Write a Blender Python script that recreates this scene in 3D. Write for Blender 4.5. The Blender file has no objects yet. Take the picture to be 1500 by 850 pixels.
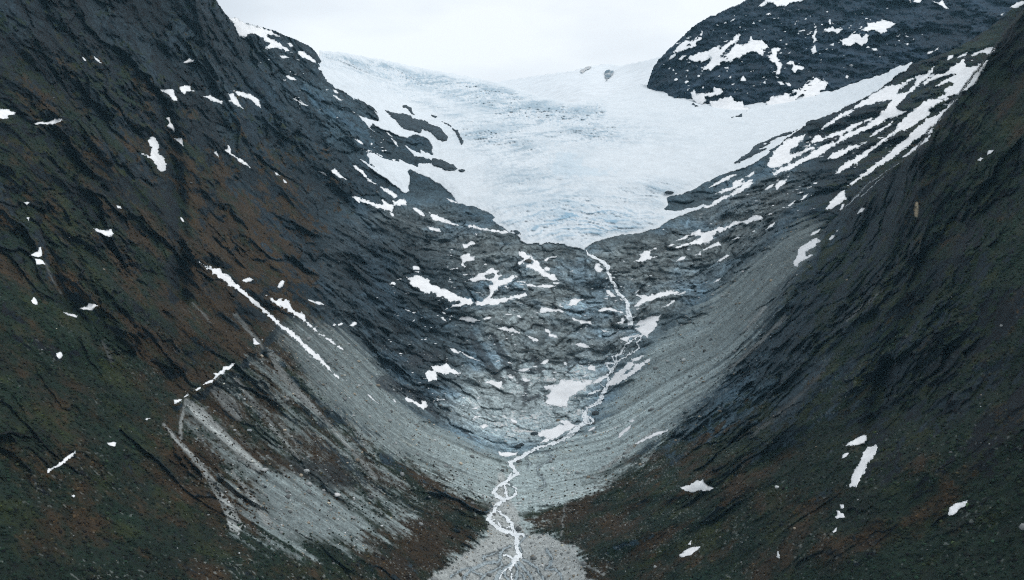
import bpy, math
import numpy as np

# ------------------------------------------------------------------ camera, sky, sun, exposure
scene = bpy.context.scene
COL = scene.collection
IMG_W, IMG_H, HFOV, PITCH = 1500.0, 850.0, math.radians(62.0), math.radians(-3.0)
FOC = IMG_W / 2 / math.tan(HFOV / 2)
CAM = np.array([0.0, 0.0, 400.0])
camera_data = bpy.data.cameras.new('camera')
camera_data.angle = HFOV
camera_data.clip_start, camera_data.clip_end = 1.0, 60000.0
camera = bpy.data.objects.new('camera', camera_data)
camera.location = CAM
camera.rotation_euler = (math.pi / 2 + PITCH, 0, 0)
COL.objects.link(camera)
scene.camera = camera

SUN_ELEV, SUN_AZ = math.radians(54), math.radians(100)       # azimuth clockwise from +Y (up the valley)
world = bpy.data.worlds.new('World')
scene.world = world
world.use_nodes = True
wn, wl = world.node_tree.nodes, world.node_tree.links
wn.clear()
w_out = wn.new('ShaderNodeOutputWorld')
w_bg = wn.new('ShaderNodeBackground')
w_bg.inputs['Strength'].default_value = 0.108
w_sky = wn.new('ShaderNodeTexSky')
w_sky.sky_type = 'NISHITA'
w_sky.sun_disc = False
w_sky.sun_elevation, w_sky.sun_rotation = SUN_ELEV, SUN_AZ
w_sky.dust_density, w_sky.air_density = 3.0, 1.0
w_co = wn.new('ShaderNodeTexCoord')
w_map = wn.new('ShaderNodeMapping')
w_map.inputs['Scale'].default_value = (1.0, 1.0, 3.0)
w_noise = wn.new('ShaderNodeTexNoise')
w_noise.inputs['Scale'].default_value = 2.2
w_noise.inputs['Detail'].default_value = 5.0
w_noise.inputs['Roughness'].default_value = 0.5
w_ramp = wn.new('ShaderNodeValToRGB')                       # the cloud deck: thin and thick parts
w_ramp.color_ramp.elements[0].position, w_ramp.color_ramp.elements[0].color = 0.33, (6.5, 7.0, 7.6, 1)
w_ramp.color_ramp.elements[1].position, w_ramp.color_ramp.elements[1].color = 0.60, (9.3, 9.65, 10.0, 1)
w_mix = wn.new('ShaderNodeMix')
w_mix.data_type = 'RGBA'
w_mix.inputs['Factor'].default_value = 0.93
wl.new(w_co.outputs['Generated'], w_map.inputs['Vector'])
wl.new(w_map.outputs['Vector'], w_noise.inputs['Vector'])
wl.new(w_noise.outputs['Fac'], w_ramp.inputs['Fac'])
wl.new(w_sky.outputs['Color'], w_mix.inputs['A'])
wl.new(w_ramp.outputs['Color'], w_mix.inputs['B'])
wl.new(w_mix.outputs['Result'], w_bg.inputs['Color'])
wl.new(w_bg.outputs['Background'], w_out.inputs['Surface'])

sun_data = bpy.data.lights.new('sun', 'SUN')
sun_data.energy = 1.3
sun_data.angle = math.radians(14)
sun_data.color = (1.0, 0.98, 0.95)
sun = bpy.data.objects.new('sun', sun_data)
sun.rotation_euler = (math.pi / 2 - SUN_ELEV, 0, math.pi - SUN_AZ)
COL.objects.link(sun)

scene.render.engine = 'CYCLES'
vs = scene.view_settings
vs.view_transform, vs.look, vs.gamma, vs.use_curve_mapping = 'Standard', 'None', 1.0, False
vs.exposure = 0.08
cy = scene.cycles
cy.max_bounces, cy.diffuse_bounces, cy.glossy_bounces, cy.volume_bounces = 4, 2, 1, 0
cy.use_denoising = False
cy.filter_width = 1.1
cy.use_adaptive_sampling = False

# ------------------------------------------------------------------ noise
_rng = np.random.default_rng(7)
_perm = np.concatenate([_rng.permutation(256)] * 3).astype(np.int32)
_g = _rng.normal(size=(256, 3)).astype(np.float32)
_g /= np.linalg.norm(_g, axis=1)[:, None]


def perlin(x, y, z):
    x, y, z = np.broadcast_arrays(np.asarray(x, np.float32), np.asarray(y, np.float32), np.asarray(z, np.float32))
    xi, yi, zi = np.floor(x), np.floor(y), np.floor(z)
    fx, fy, fz = x - xi, y - yi, z - zi
    X, Y, Z = xi.astype(np.int32) & 255, yi.astype(np.int32) & 255, zi.astype(np.int32) & 255
    u, v, w = (f * f * f * (f * (f * 6 - 15) + 10) for f in (fx, fy, fz))

    def corner(i, j, k):
        h = _perm[_perm[_perm[X + i] + Y + j] + Z + k]
        g = _g[h]
        return g[..., 0] * (fx - i) + g[..., 1] * (fy - j) + g[..., 2] * (fz - k)
    a = corner(0, 0, 0); a = a + u * (corner(1, 0, 0) - a)
    b = corner(0, 1, 0); b = b + u * (corner(1, 1, 0) - b)
    a = a + v * (b - a)
    c = corner(0, 0, 1); c = c + u * (corner(1, 0, 1) - c)
    d = corner(0, 1, 1); d = d + u * (corner(1, 1, 1) - d)
    c = c + v * (d - c)
    return (a + w * (c - a)) * 1.5


def fbm(x, y, z, octaves=4, gain=0.5, seed=0.0, ridged=False):
    out, amp, tot, f = 0.0, 1.0, 0.0, 1.0
    for o in range(octaves):
        n = perlin(x * f + seed * 17.3 + o * 5.1, y * f + seed * 9.7 - o * 3.3, z * f - seed * 4.9 + o * 7.7)
        if ridged:
            n = 1 - 2 * np.abs(n) * 1.2
        out = out + amp * n
        tot += amp
        amp *= gain
        f *= 2.03
    return out / tot


def worley(x, y, seed=0):
    """cracked ground: distance to the nearest cell border, a random tone per cell, a random tilt per cell"""
    xi, yi = np.floor(x), np.floor(y)
    f1 = np.full(x.shape, 9.0, np.float32); f2 = f1.copy()
    rid = np.zeros(x.shape, np.int32); dx1 = np.zeros(x.shape, np.float32); dy1 = dx1.copy()
    for i in (-1, 0, 1):
        for j in (-1, 0, 1):
            h = _perm[_perm[((xi + i).astype(np.int32) + seed) & 255] + ((yi + j).astype(np.int32) & 255)]
            px = xi + i + 0.5 + 0.45 * _g[h, 0]; py = yi + j + 0.5 + 0.45 * _g[h, 1]
            dx, dy = x - px, y - py
            d = np.hypot(dx, dy)
            nearer = d < f1
            f2 = np.where(nearer, f1, np.minimum(f2, d))
            rid = np.where(nearer, h, rid); dx1 = np.where(nearer, dx, dx1); dy1 = np.where(nearer, dy, dy1)
            f1 = np.where(nearer, d, f1)
    return f2 - f1, _g[rid, 2], dx1 * _g[(rid + 7) & 255, 0] + dy1 * _g[(rid + 7) & 255, 1]


def sstep(a, b, x):
    t = np.clip((x - a) / (b - a), 0, 1)
    return t * t * (3 - 2 * t)


def blur(A, s):
    r = int(s * 3) + 1
    k = np.exp(-0.5 * (np.arange(-r, r + 1) / s) ** 2)
    k /= k.sum()
    for ax in (0, 1):
        P = np.pad(A, [(r, r) if i == ax else (0, 0) for i in (0, 1)], mode='edge')
        acc = 0
        n = A.shape[ax]
        for i, w in enumerate(k):
            acc = acc + w * (P[i:i + n] if ax == 0 else P[:, i:i + n])
        A = acc
    return A


def poly_sd(poly, U, V):
    """signed distance (positive inside) of the points to a closed outline"""
    P = np.asarray(poly, np.float64)
    d2 = np.full(U.shape, 1e18)
    inside = np.zeros(U.shape, bool)
    n = len(P)
    for i in range(n):
        ax, ay = P[i]
        bx, by = P[(i + 1) % n]
        ex, ey = bx - ax, by - ay
        L = ex * ex + ey * ey + 1e-9
        t = np.clip(((U - ax) * ex + (V - ay) * ey) / L, 0, 1)
        d2 = np.minimum(d2, (U - ax - t * ex) ** 2 + (V - ay - t * ey) ** 2)
        if ay != by:
            c = ((ay > V) != (by > V)) & (U < ex * (V - ay) / (by - ay) + ax)
            inside ^= c
    d = np.sqrt(d2)
    return np.where(inside, d, -d)


def line_d(pts, U, V):
    """distance to an open line of (u, v, half width) knots minus the half width there: negative inside"""
    best = np.full(U.shape, 1e9)
    for (ax, ay, aw), (bx, by, bw) in zip(pts[:-1], pts[1:]):
        ex, ey = bx - ax, by - ay
        t = np.clip(((U - ax) * ex + (V - ay) * ey) / (ex * ex + ey * ey + 1e-9), 0, 1)
        best = np.minimum(best, np.hypot(U - ax - t * ex, V - ay - t * ey) - (aw + t * (bw - aw)))
    return best


def boxed(fn, pts, U, V, margin, default):
    """evaluate fn only near the outline, the rest is default"""
    P = np.asarray([p[:2] for p in pts])
    m = (U > P[:, 0].min() - margin) & (U < P[:, 0].max() + margin) & (V > P[:, 1].min() - margin) & (V < P[:, 1].max() + margin)
    out = np.full(U.shape, float(default))
    if m.any():
        out[m] = fn(pts, U[m], V[m])
    return out


def to_world(U, V, D):
    """the point of the valley seen from the survey station in direction (U, V), D metres up the valley"""
    cx, cy_ = (U - IMG_W / 2) / FOC, (IMG_H / 2 - V) / FOC
    cp, sp = math.cos(PITCH), math.sin(PITCH)
    x = D * cx
    y = D * (cp - cy_ * sp)
    z = D * (sp + cy_ * cp)
    return np.stack([x + CAM[0], y + CAM[1], z + CAM[2]], -1)


# ------------------------------------------------------------------ mesh helpers
def mesh_from_grid(name, P, keep=None, attrs=None, mat=None, smooth=True):
    """rows x cols grid of points -> one mesh; keep masks the cells"""
    R, C = P.shape[:2]
    idx = np.arange(R * C).reshape(R, C)
    q = np.stack([idx[:-1, :-1], idx[1:, :-1], idx[1:, 1:], idx[:-1, 1:]], -1)
    q = q[keep] if keep is not None else q.reshape(-1, 4)
    used = np.zeros(R * C, bool)
    used[q.ravel()] = True
    remap = np.cumsum(used) - 1
    q = remap[q].astype(np.int32)
    pts = P.reshape(-1, 3)[used].astype(np.float32)
    me = bpy.data.meshes.new(name)
    me.vertices.add(len(pts))
    me.vertices.foreach_set('co', pts.ravel())
    me.loops.add(q.size)
    me.loops.foreach_set('vertex_index', q.ravel())
    me.polygons.add(len(q))
    me.polygons.foreach_set('loop_start', np.arange(0, q.size, 4, dtype=np.int32))
    me.polygons.foreach_set('use_smooth', np.full(len(q), smooth))
    for k, a in (attrs or {}).items():
        if a.ndim == 3:
            at = me.attributes.new(k, 'FLOAT_COLOR', 'POINT')
            rgba = np.ones((len(pts), 4), np.float32)
            rgba[:, :3] = a.reshape(-1, 3)[used]
            at.data.foreach_set('color', rgba.ravel())
        else:
            at = me.attributes.new(k, 'FLOAT', 'POINT')
            at.data.foreach_set('value', a.reshape(-1)[used].astype(np.float32))
    me.update(calc_edges=True)
    if mat:
        me.materials.append(mat)
    ob = bpy.data.objects.new(name, me)
    COL.objects.link(ob)
    return ob


def tag(o, label=None, cat=None, group=None, kind=None):
    for k, v in (('label', label), ('category', cat), ('group', group), ('kind', kind)):
        if v:
            o[k] = v
    return o


# ------------------------------------------------------------------ materials
def new_mat(name):
    m = bpy.data.materials.new(name)
    m.use_nodes = True
    n, l = m.node_tree.nodes, m.node_tree.links
    return m, n, l, n['Principled BSDF']


def ground_material(name, attr='col', fine=0.9, bump=0.5, rough=0.92, contrast=0.6, bump_dist=1.0):
    m, n, l, b = new_mat(name)
    at = n.new('ShaderNodeAttribute'); at.attribute_name = attr
    tc = n.new('ShaderNodeTexCoord')
    n1 = n.new('ShaderNodeTexNoise'); n1.inputs['Scale'].default_value = fine; n1.inputs['Detail'].default_value = 3; n1.inputs['Roughness'].default_value = 0.7
    n2 = n.new('ShaderNodeTexNoise'); n2.inputs['Scale'].default_value = fine * 0.22; n2.inputs['Detail'].default_value = 6; n2.inputs['Roughness'].default_value = 0.68
    l.new(tc.outputs['Object'], n1.inputs['Vector']); l.new(tc.outputs['Object'], n2.inputs['Vector'])
    ad = n.new('ShaderNodeMath'); ad.operation = 'ADD'
    l.new(n1.outputs['Fac'], ad.inputs[0]); l.new(n2.outputs['Fac'], ad.inputs[1])
    mr = n.new('ShaderNodeMapRange'); mr.inputs['From Min'].default_value = 0.62; mr.inputs['From Max'].default_value = 1.38
    mr.inputs['To Min'].default_value = 1 - contrast; mr.inputs['To Max'].default_value = 1 + contrast
    l.new(ad.outputs[0], mr.inputs['Value'])
    vm = n.new('ShaderNodeVectorMath'); vm.operation = 'SCALE'
    l.new(at.outputs['Color'], vm.inputs[0]); l.new(mr.outputs['Result'], vm.inputs['Scale'])
    l.new(vm.outputs['Vector'], b.inputs['Base Color'])
    b.inputs['Roughness'].default_value = rough
    b.inputs['Specular IOR Level'].default_value = 0.25
    bp = n.new('ShaderNodeBump'); bp.inputs['Strength'].default_value = bump; bp.inputs['Distance'].default_value = bump_dist
    l.new(ad.outputs[0], bp.inputs['Height']); l.new(bp.outputs['Normal'], b.inputs['Normal'])
    return m
FINE, HAZE = 1.3, 0.000019
# ------------------------------------------------------------------ the valley: survey table of distances (m) down each line of sight
TA = {  # bearing column: (elevation row, metres)
    -1000: [(-500, 900), (0, 700), (450, 430), (850, 300), (1200, 220)],
    -300: [(-500, 1500), (-100, 1130), (50, 1000), (250, 800), (450, 640), (650, 520), (850, 420), (1200, 310)],
    0: [(-500, 1700), (-100, 1350), (50, 1180), (150, 1060), (250, 940), (350, 840), (450, 760), (550, 690), (650, 620), (750, 560), (850, 510), (1200, 380)],
    150: [(-500, 2100), (-100, 1700), (50, 1500), (150, 1340), (250, 1170), (350, 1020), (450, 900), (550, 810), (650, 720), (750, 640), (850, 570), (1200, 430)],
    300: [(-500, 2600), (0, 1950), (50, 1880), (150, 1720), (250, 1550), (350, 1350), (450, 1150), (550, 980), (650, 850), (750, 740), (850, 640), (1200, 470)],
    450: [(-500, 4000), (50, 2900), (75, 2800), (100, 2600), (150, 2350), (250, 2050), (350, 1750), (450, 1450), (550, 1200), (650, 1020), (750, 860), (850, 730), (1200, 520)],
    600: [(-500, 6000), (50, 4200), (100, 3700), (150, 3150), (200, 2750), (250, 2500), (300, 2300), (400, 1950), (500, 1680), (600, 1420), (650, 1290), (750, 1040), (850, 860), (1200, 600)],
    750: [(-500, 7000), (50, 5000), (120, 3900), (150, 3400), (200, 2900), (250, 2550), (300, 2280), (350, 2080), (400, 1950), (500, 1760), (600, 1590), (650, 1480), (680, 1390), (750, 1190), (850, 1000), (1200, 680)],
    900: [(-500, 7000), (50, 5000), (100, 4200), (150, 3350), (200, 2850), (250, 2520), (300, 2300), (350, 2120), (400, 1990), (500, 1780), (600, 1560), (690, 1280), (750, 1090), (850, 890), (1200, 620)],
    1050: [(-500, 6500), (50, 4300), (100, 3700), (160, 3150), (200, 2750), (260, 2450), (320, 2240), (380, 2050), (430, 1870), (500, 1620), (550, 1430), (650, 1100), (750, 890), (850, 770), (1200, 540)],
    1200: [(-500, 6000), (50, 3800), (140, 3100), (165, 2850), (200, 2550), (250, 2280), (300, 1960), (340, 1720), (400, 1430), (480, 1190), (560, 1010), (650, 860), (750, 740), (850, 650), (1200, 460)],
    1350: [(-500, 5500), (0, 3300), (100, 2700), (170, 2400), (230, 2100), (300, 1700), (450, 1000), (650, 720), (750, 640), (850, 570), (1200, 430)],
    1500: [(-500, 5000), (0, 2900), (100, 2450), (200, 1900), (300, 1250), (450, 760), (650, 620), (750, 560), (850, 500), (1200, 380)],
    1900: [(-500, 4000), (0, 2000), (200, 1400), (300, 800), (450, 540), (650, 440), (850, 360), (1200, 290)],
    2500: [(-500, 3000), (0, 1200), (200, 700), (450, 400), (650, 330), (850, 280), (1200, 220)],
}
TR = dict(TA)
TR.update({
    1200: [(-500, 3200), (0, 2700), (150, 2350), (250, 2060), (300, 1900), (340, 1720), (400, 1430), (480, 1190), (560, 1010), (650, 860), (750, 740), (850, 650), (1200, 460)],
    1350: [(-500, 1900), (-100, 1580), (50, 1410), (150, 1290), (250, 1170), (350, 1050), (450, 930), (550, 815), (650, 720), (750, 640), (850, 570), (1200, 430)],
    1500: [(-500, 1550), (-100, 1260), (0, 1165), (50, 1110), (150, 1020), (250, 930), (350, 840), (450, 760), (550, 690), (650, 620), (750, 560), (850, 500), (1200, 380)],
    1900: [(-500, 1150), (-200, 950), (100, 720), (350, 570), (600, 450), (850, 360), (1200, 290)],
    2500: [(-500, 800), (0, 560), (450, 380), (850, 280), (1200, 220)],
})
CU, CV = np.arange(-1000, 2501, 10.0), np.arange(-500, 1201, 10.0)
# mesh lines: dense in view, coarse beyond
def axis_lines(lo, a, b, hi, fine, coarse):
    return np.concatenate([np.arange(lo, a, coarse), np.arange(a, b, fine), np.arange(b, hi + 1, coarse)])
LU = axis_lines(-1000, -130, 1640, 2500, FINE, 12.0)
LV = axis_lines(-500, -20, 890, 1200, FINE, 12.0)
U, V = np.meshgrid(LU, LV)


def catmull(coarse, fine):
    h = coarse[1] - coarse[0]
    t = np.clip((fine - coarse[0]) / h, 0, len(coarse) - 1.0001)
    i = t.astype(int); f = t - i
    W = np.zeros((len(fine), len(coarse)))
    for k, w in ((-1, -0.5 * f + f ** 2 - 0.5 * f ** 3), (0, 1 - 2.5 * f ** 2 + 1.5 * f ** 3), (1, 0.5 * f + 2 * f ** 2 - 1.5 * f ** 3), (2, -0.5 * f ** 2 + 0.5 * f ** 3)):
        np.add.at(W, (np.arange(len(fine)), np.clip(i + k, 0, len(coarse) - 1)), w)
    return W


WU, WV = catmull(CU, LU), catmull(CV, LV)


def table(T, s=3.0):
    cols = sorted(T)
    L = np.stack([np.interp(CV, *zip(*[(v, math.log(d)) for v, d in T[c]])) for c in cols], 1)
    G = np.stack([np.interp(CU, cols, row) for row in L])
    return np.exp(WV @ blur(G, s) @ WU.T)


def grid(vals, us=None, vs_=None, s=3.0):
    """a hand surveyed coarse map spread smoothly over the terrain"""
    us = us or [0, 150, 300, 450, 600, 750, 900, 1050, 1200, 1350, 1500]
    vs_ = vs_ or [0, 140, 280, 420, 560, 700, 850]
    vals = np.asarray(vals, float)
    L = np.stack([np.interp(CU, us, r) for r in vals])
    G = np.stack([np.interp(CV, vs_, L[:, i]) for i in range(len(CU))], 1)
    return WV @ blur(G, s) @ WU.T


def lut(A, u, v):
    """bilinear look-up of a terrain map at any bearing"""
    iu = np.interp(u, LU, np.arange(len(LU))); iv = np.interp(v, LV, np.arange(len(LV)))
    i = np.clip(iu.astype(int), 0, len(LU) - 2); j = np.clip(iv.astype(int), 0, len(LV) - 2)
    fu, fv = iu - i, iv - j
    return (A[j, i] * (1 - fu) + A[j, i + 1] * fu) * (1 - fv) + (A[j + 1, i] * (1 - fu) + A[j + 1, i + 1] * fu) * fv


def fall_back(P, over, away, down):
    """the far side of a crest: away from the survey station and down"""
    h = P[..., :2] - CAM[:2]
    P[..., :2] += h / np.linalg.norm(h, axis=-1, keepdims=True) * (over * away)[..., None]
    P[..., 2] -= over * down
    return P


def tr(scale, ou, ov, *xy):
    return [(ou + xy[i] / scale, ov + xy[i + 1] / scale) for i in range(0, len(xy), 2)]


R_EDGE = [(1512, -10), (1500, 12), (1490, 25), (1472, 46), (1455, 72), (1420, 115), (1395, 152), (1383, 168), (1376, 176), (1360, 190), (1340, 222), (1312, 242), (1280, 262), (1250, 290),
          (1225, 318), (1200, 345), (1190, 420), (1190, 1300), (2600, 1300), (2600, -600), (1560, -600)]
GLACIER = ([(468, 74), (488, 76), (510, 78), (535, 83), (560, 87), (600, 96), (650, 106), (700, 115), (740, 124), (775, 135), (800, 143), (825, 149), (850, 150), (866, 146), (900, 136), (940, 124), (975, 124), (1010, 136), (1040, 146), (1075, 150), (1120, 148),
            (1150, 140), (1180, 136), (1220, 134), (1244, 124), (1270, 116), (1296, 108), (1318, 96), (1322, 97), (1338, 89), (1328, 103), (1312, 112), (1300, 124), (1260, 148), (1236, 158)]
           + tr(5, 950, 130, 1400, 170, 1200, 240, 1060, 330, 960, 410, 900, 460, 780, 550, 640, 600, 540, 640, 450, 680, 340, 740, 250, 775, 140, 808)
           + tr(5, 950, 280, 135, 60, 150, 100, 128, 130, 200, 140, 330, 115, 400, 90, 435, 105, 340, 150, 250, 180, 175, 210, 110, 240, 75, 280, 0, 295)
           + [(945, 341), (930, 344), (917, 345), (900, 347), (887, 350), (868, 356), (861, 364), (856, 366), (836, 362), (822, 358), (798, 356), (792, 360), (786, 357), (772, 359), (762, 353)]
           + tr(5, 500, 220, 1290, 625, 1210, 595, 1150, 552, 1085, 507, 1110, 490, 1075, 460, 1020, 440, 950, 420, 850, 395, 820, 345, 770, 292, 700, 240, 620, 195, 545, 170, 500, 150, 500, 235, 490, 270, 502, 300,
                470, 322, 430, 290, 350, 230, 290, 190, 200, 125, 140, 70, 175, 80, 250, 140, 265, 150, 205, 90, 180, 30, 210, 0)
           + tr(5, 460, 100, 415, 600, 470, 618, 560, 668, 630, 690, 605, 655, 690, 700, 755, 718, 765, 685, 850, 692, 790, 655, 740, 650, 650, 555, 780, 625, 782, 598, 866, 632, 860, 560, 832, 512, 755, 490, 680, 512, 620, 500, 575, 475, 520, 455, 430, 412,
                410, 440, 490, 500, 420, 455, 385, 425, 315, 338, 400, 370, 485, 395, 440, 312, 400, 270, 330, 235, 290, 240, 240, 182, 160, 150, 100, 108, 30, 0))

D_LEFT = table(TA)
D_RIGHT = table(TR)
m_right = sstep(-1.0, 2.0, boxed(poly_sd, R_EDGE, U, V, 40, -40) + 2.0 * perlin(U / 9, V / 9, 0.5) + 1.0 * perlin(U / 3.5, V / 3.5, 1.5))
m_right = np.where(U > 1900, 1.0, m_right)
DB = np.exp(np.log(D_LEFT) * (1 - m_right) + np.log(D_RIGHT) * m_right)
PB = to_world(U, V, DB)
X, Y, Z = (PB[..., i].astype(np.float32) for i in range(3))
# how squarely each spot faces the survey station: relief is pushed along the line of sight
du = np.gradient(PB, axis=1); dv = np.gradient(PB, axis=0)
NB = np.cross(du, dv)
NB /= np.linalg.norm(NB, axis=-1, keepdims=True) + 1e-9
ray = (PB - CAM); ray /= np.linalg.norm(ray, axis=-1, keepdims=True)
facing = np.clip(np.abs((NB * ray).sum(-1)), 0.16, 1)
up = np.abs(NB[..., 2])

# ---- cover maps
ice_sd = boxed(poly_sd, GLACIER, U, V, 60, -60)
warp1 = fbm(X / 90, Y / 90, Z / 90, 3, seed=3) 
warp2 = fbm(X / 30, Y / 30, Z / 30, 3, seed=4)
LD = np.log(DB)
wob = 0.010 * warp1 + 0.004 * warp2
# fall-line streaks: constant along the fall line, fine across it
def streak(width, length, seed, octaves=3, ridged=False, w=1.0):
    k = 1000.0 / width
    return fbm((LD + wob * w) * k, Z / length + 3 * seed, (X + 0.5 * Y) / (length * 3), octaves, 0.55, seed, ridged)
s_big, s_mid, s_fine = streak(40, 400, 1), streak(14, 220, 2), streak(5, 110, 5, w=0.6)
chute = streak(11, 700, 6, 3, w=0.5)
chute_fine = streak(3.6, 420, 7, 3, w=0.4)
n_big = fbm(X / 160, Y / 160, Z / 160, 5, 0.55, seed=11)
n_mid = fbm(X / 42, Y / 42, Z / 42, 5, 0.6, seed=12)
n_fine = fbm(X / 9, Y / 9, Z / 9, 4, 0.72, seed=13)
grain = fbm(X / 3.4, Y / 3.4, Z / 3.4, 2, 0.8, seed=14)
crag_n = fbm(X / 7, Y / 7, Z / 5.5, 3, 0.7, seed=24, ridged=True)
crag_n = crag_n - crag_n.mean()
r_big = fbm(X / 190, Y / 190, Z / 150, 3, 0.5, seed=21, ridged=True)
r_huge = fbm(X / 420, Y / 420, Z / 330, 4, 0.5, seed=20, ridged=True)
r_mid = fbm(X / 55, Y / 55, Z / 40, 3, 0.55, seed=22, ridged=True)
r_fine = fbm(X / 16, Y / 16, Z / 12, 3, 0.6, seed=23, ridged=True)


def area(poly, soft=8, rag=8, s=None):
    s = n_mid * 1.2 + s_mid * 0.8 + n_fine * 0.5 if s is None else s
    sd = boxed(poly_sd, poly, U, V, 70, -70)
    return sstep(-soft, soft, sd + rag * s)


bowl = area([(492, 330), (560, 300), (640, 300), (760, 330), (860, 345), (980, 320), (1120, 250), (1190, 230), (1150, 330), (1030, 440), (960, 490), (920, 550), (860, 640), (760, 672), (700, 655), (620, 610), (560, 560), (510, 490), (470, 430)], 14, 12)
slab = area([(640, 610), (690, 560), (740, 545), (800, 540), (870, 550), (860, 620), (800, 650), (745, 665), (690, 650)], 26, 16)
left_slabs = area([(480, 330), (600, 340), (700, 420), (690, 520), (620, 610), (540, 540), (470, 450)], 40, 16)
scree_right = area([(1175, 320), (1150, 345), (1040, 440), (975, 490), (925, 545), (900, 590), (872, 625), (800, 652), (752, 672), (735, 700), (745, 745), (765, 752), (790, 738), (830, 722), (880, 703), (930, 670), (985, 622), (1030, 580), (1065, 540), (1100, 490), (1150, 420), (1190, 370), (1200, 330)], 14, 16, s_mid + 1.1 * chute + 0.5 * n_mid + 0.4 * n_fine)
scree_left = area([(505, 480), (540, 520), (590, 590), (640, 625), (700, 655), (738, 672), (735, 700), (712, 735), (690, 718), (655, 692), (600, 668), (560, 655), (520, 610), (470, 590), (440, 540), (410, 480), (440, 470), (460, 480)], 14, 15, s_mid + 1.1 * chute + 0.5 * n_mid + 0.4 * n_fine)
cone = area([(325, 640), (345, 655), (372, 682), (420, 695), (455, 698), (500, 726), (548, 772), (520, 790), (455, 795), (400, 785), (366, 760), (348, 735), (392, 742), (372, 705), (350, 680)], 12, 18, s_mid + 1.1 * chute + 0.6 * n_mid + 0.5 * n_fine)
debris = area([(262, 590), (350, 530), (420, 480), (500, 600), (600, 680), (640, 760), (560, 810), (420, 830), (330, 800), (330, 740), (270, 650)], 25, 10)
cone_veg = area([(276, 600), (300, 622), (330, 660), (352, 690), (392, 735), (370, 728), (335, 700), (318, 670), (300, 655)], 3, 5)
crag = area([(415, 668), (450, 672), (490, 680), (520, 700), (515, 716), (480, 712), (440, 700)], 6, 6)
crag2 = area([(300, 615), (360, 610), (400, 630), (380, 662), (330, 650)], 8, 8)
fan = area([(752, 745), (768, 782), (800, 784), (838, 802), (864, 850), (880, 1000), (640, 1000), (625, 850), (680, 812), (715, 790), (715, 755), (735, 690)], 2.5, 8, n_mid + 1.2 * n_fine + 0.6 * grain)
moraine = area(tr(5, 500, 220, 500, 150, 620, 195, 770, 292, 820, 345, 850, 395, 700, 420, 560, 400, 470, 420, 400, 480, 420, 560, 560, 560, 500, 640, 380, 520, 400, 400, 480, 330), 6, 5)

G_VEG = grid([[.30, .25, .12, .05, 0, 0, 0, 0, .1, .45, .65],
              [.55, .50, .32, .12, 0, 0, 0, 0, .12, .55, .7],
              [.60, .60, .66, .55, .12, 0, 0, .05, .38, .58, .68],
              [.70, .60, .72, .50, .05, 0, 0, .05, .52, .52, .6],
              [.85, .90, .85, .70, .05, 0, 0, .15, .56, .47, .6],
              [.90, .90, .85, .80, .80, .9, .9, .9, .85, .75, .9],
              [.90, .85, .80, .85, .90, .95, .95, .9, .85, .9, .95]])
G_RUST = grid([[.3, .2, .2, .1, 0, 0, 0, 0, 0, .1, .2],
               [.4, .4, .5, .3, 0, 0, 0, 0, .2, .2, .3],
               [.4, .4, .62, .75, .5, 0, 0, .1, .2, .35, .3],
               [.45, .4, .6, .75, .4, .2, .2, .15, .15, .2, .25],
               [.35, .35, .6, .5, .3, .3, .3, .3, .2, .2, .3],
               [.3, .4, .65, .58, .52, .5, .5, .45, .35, .35, .3],
               [.2, .3, .4, .45, .62, .6, .55, .42, .35, .35, .3]])
G_TONE = grid([[.040, .040, .045, .06, .10, .10, .10, .05, .035, .03, .03],  # rock tone; falls off to the sides, a vignette painted into the albedo
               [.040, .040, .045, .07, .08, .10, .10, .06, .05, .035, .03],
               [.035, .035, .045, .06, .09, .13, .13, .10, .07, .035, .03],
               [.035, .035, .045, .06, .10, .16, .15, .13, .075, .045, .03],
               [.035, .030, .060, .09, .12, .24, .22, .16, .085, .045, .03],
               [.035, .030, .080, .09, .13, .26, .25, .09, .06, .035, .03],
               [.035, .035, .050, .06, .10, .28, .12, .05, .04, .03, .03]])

r_huge, r_big, r_mid, r_fine = (r - r.mean() for r in (r_huge, r_big, r_mid, r_fine))

# ---- relief pushed into the survey distances
bare = np.clip(1 - G_VEG * 0.5, 0, 1)
gravel = np.clip(np.maximum.reduce([scree_right, scree_left, cone, fan, moraine]), 0, 1)
gravel = blur(gravel, 9.0)
bowl_soft = blur(bowl, 12.0)
cliff = (1 - gravel) * (1 - bowl_soft)
craggy = sstep(-0.35, 0.45, fbm(X / 150, Y / 150, Z / 110, 3, seed=26) + 0.9 * (0.5 - G_VEG))      # crags here, smooth mossy slopes there
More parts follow.
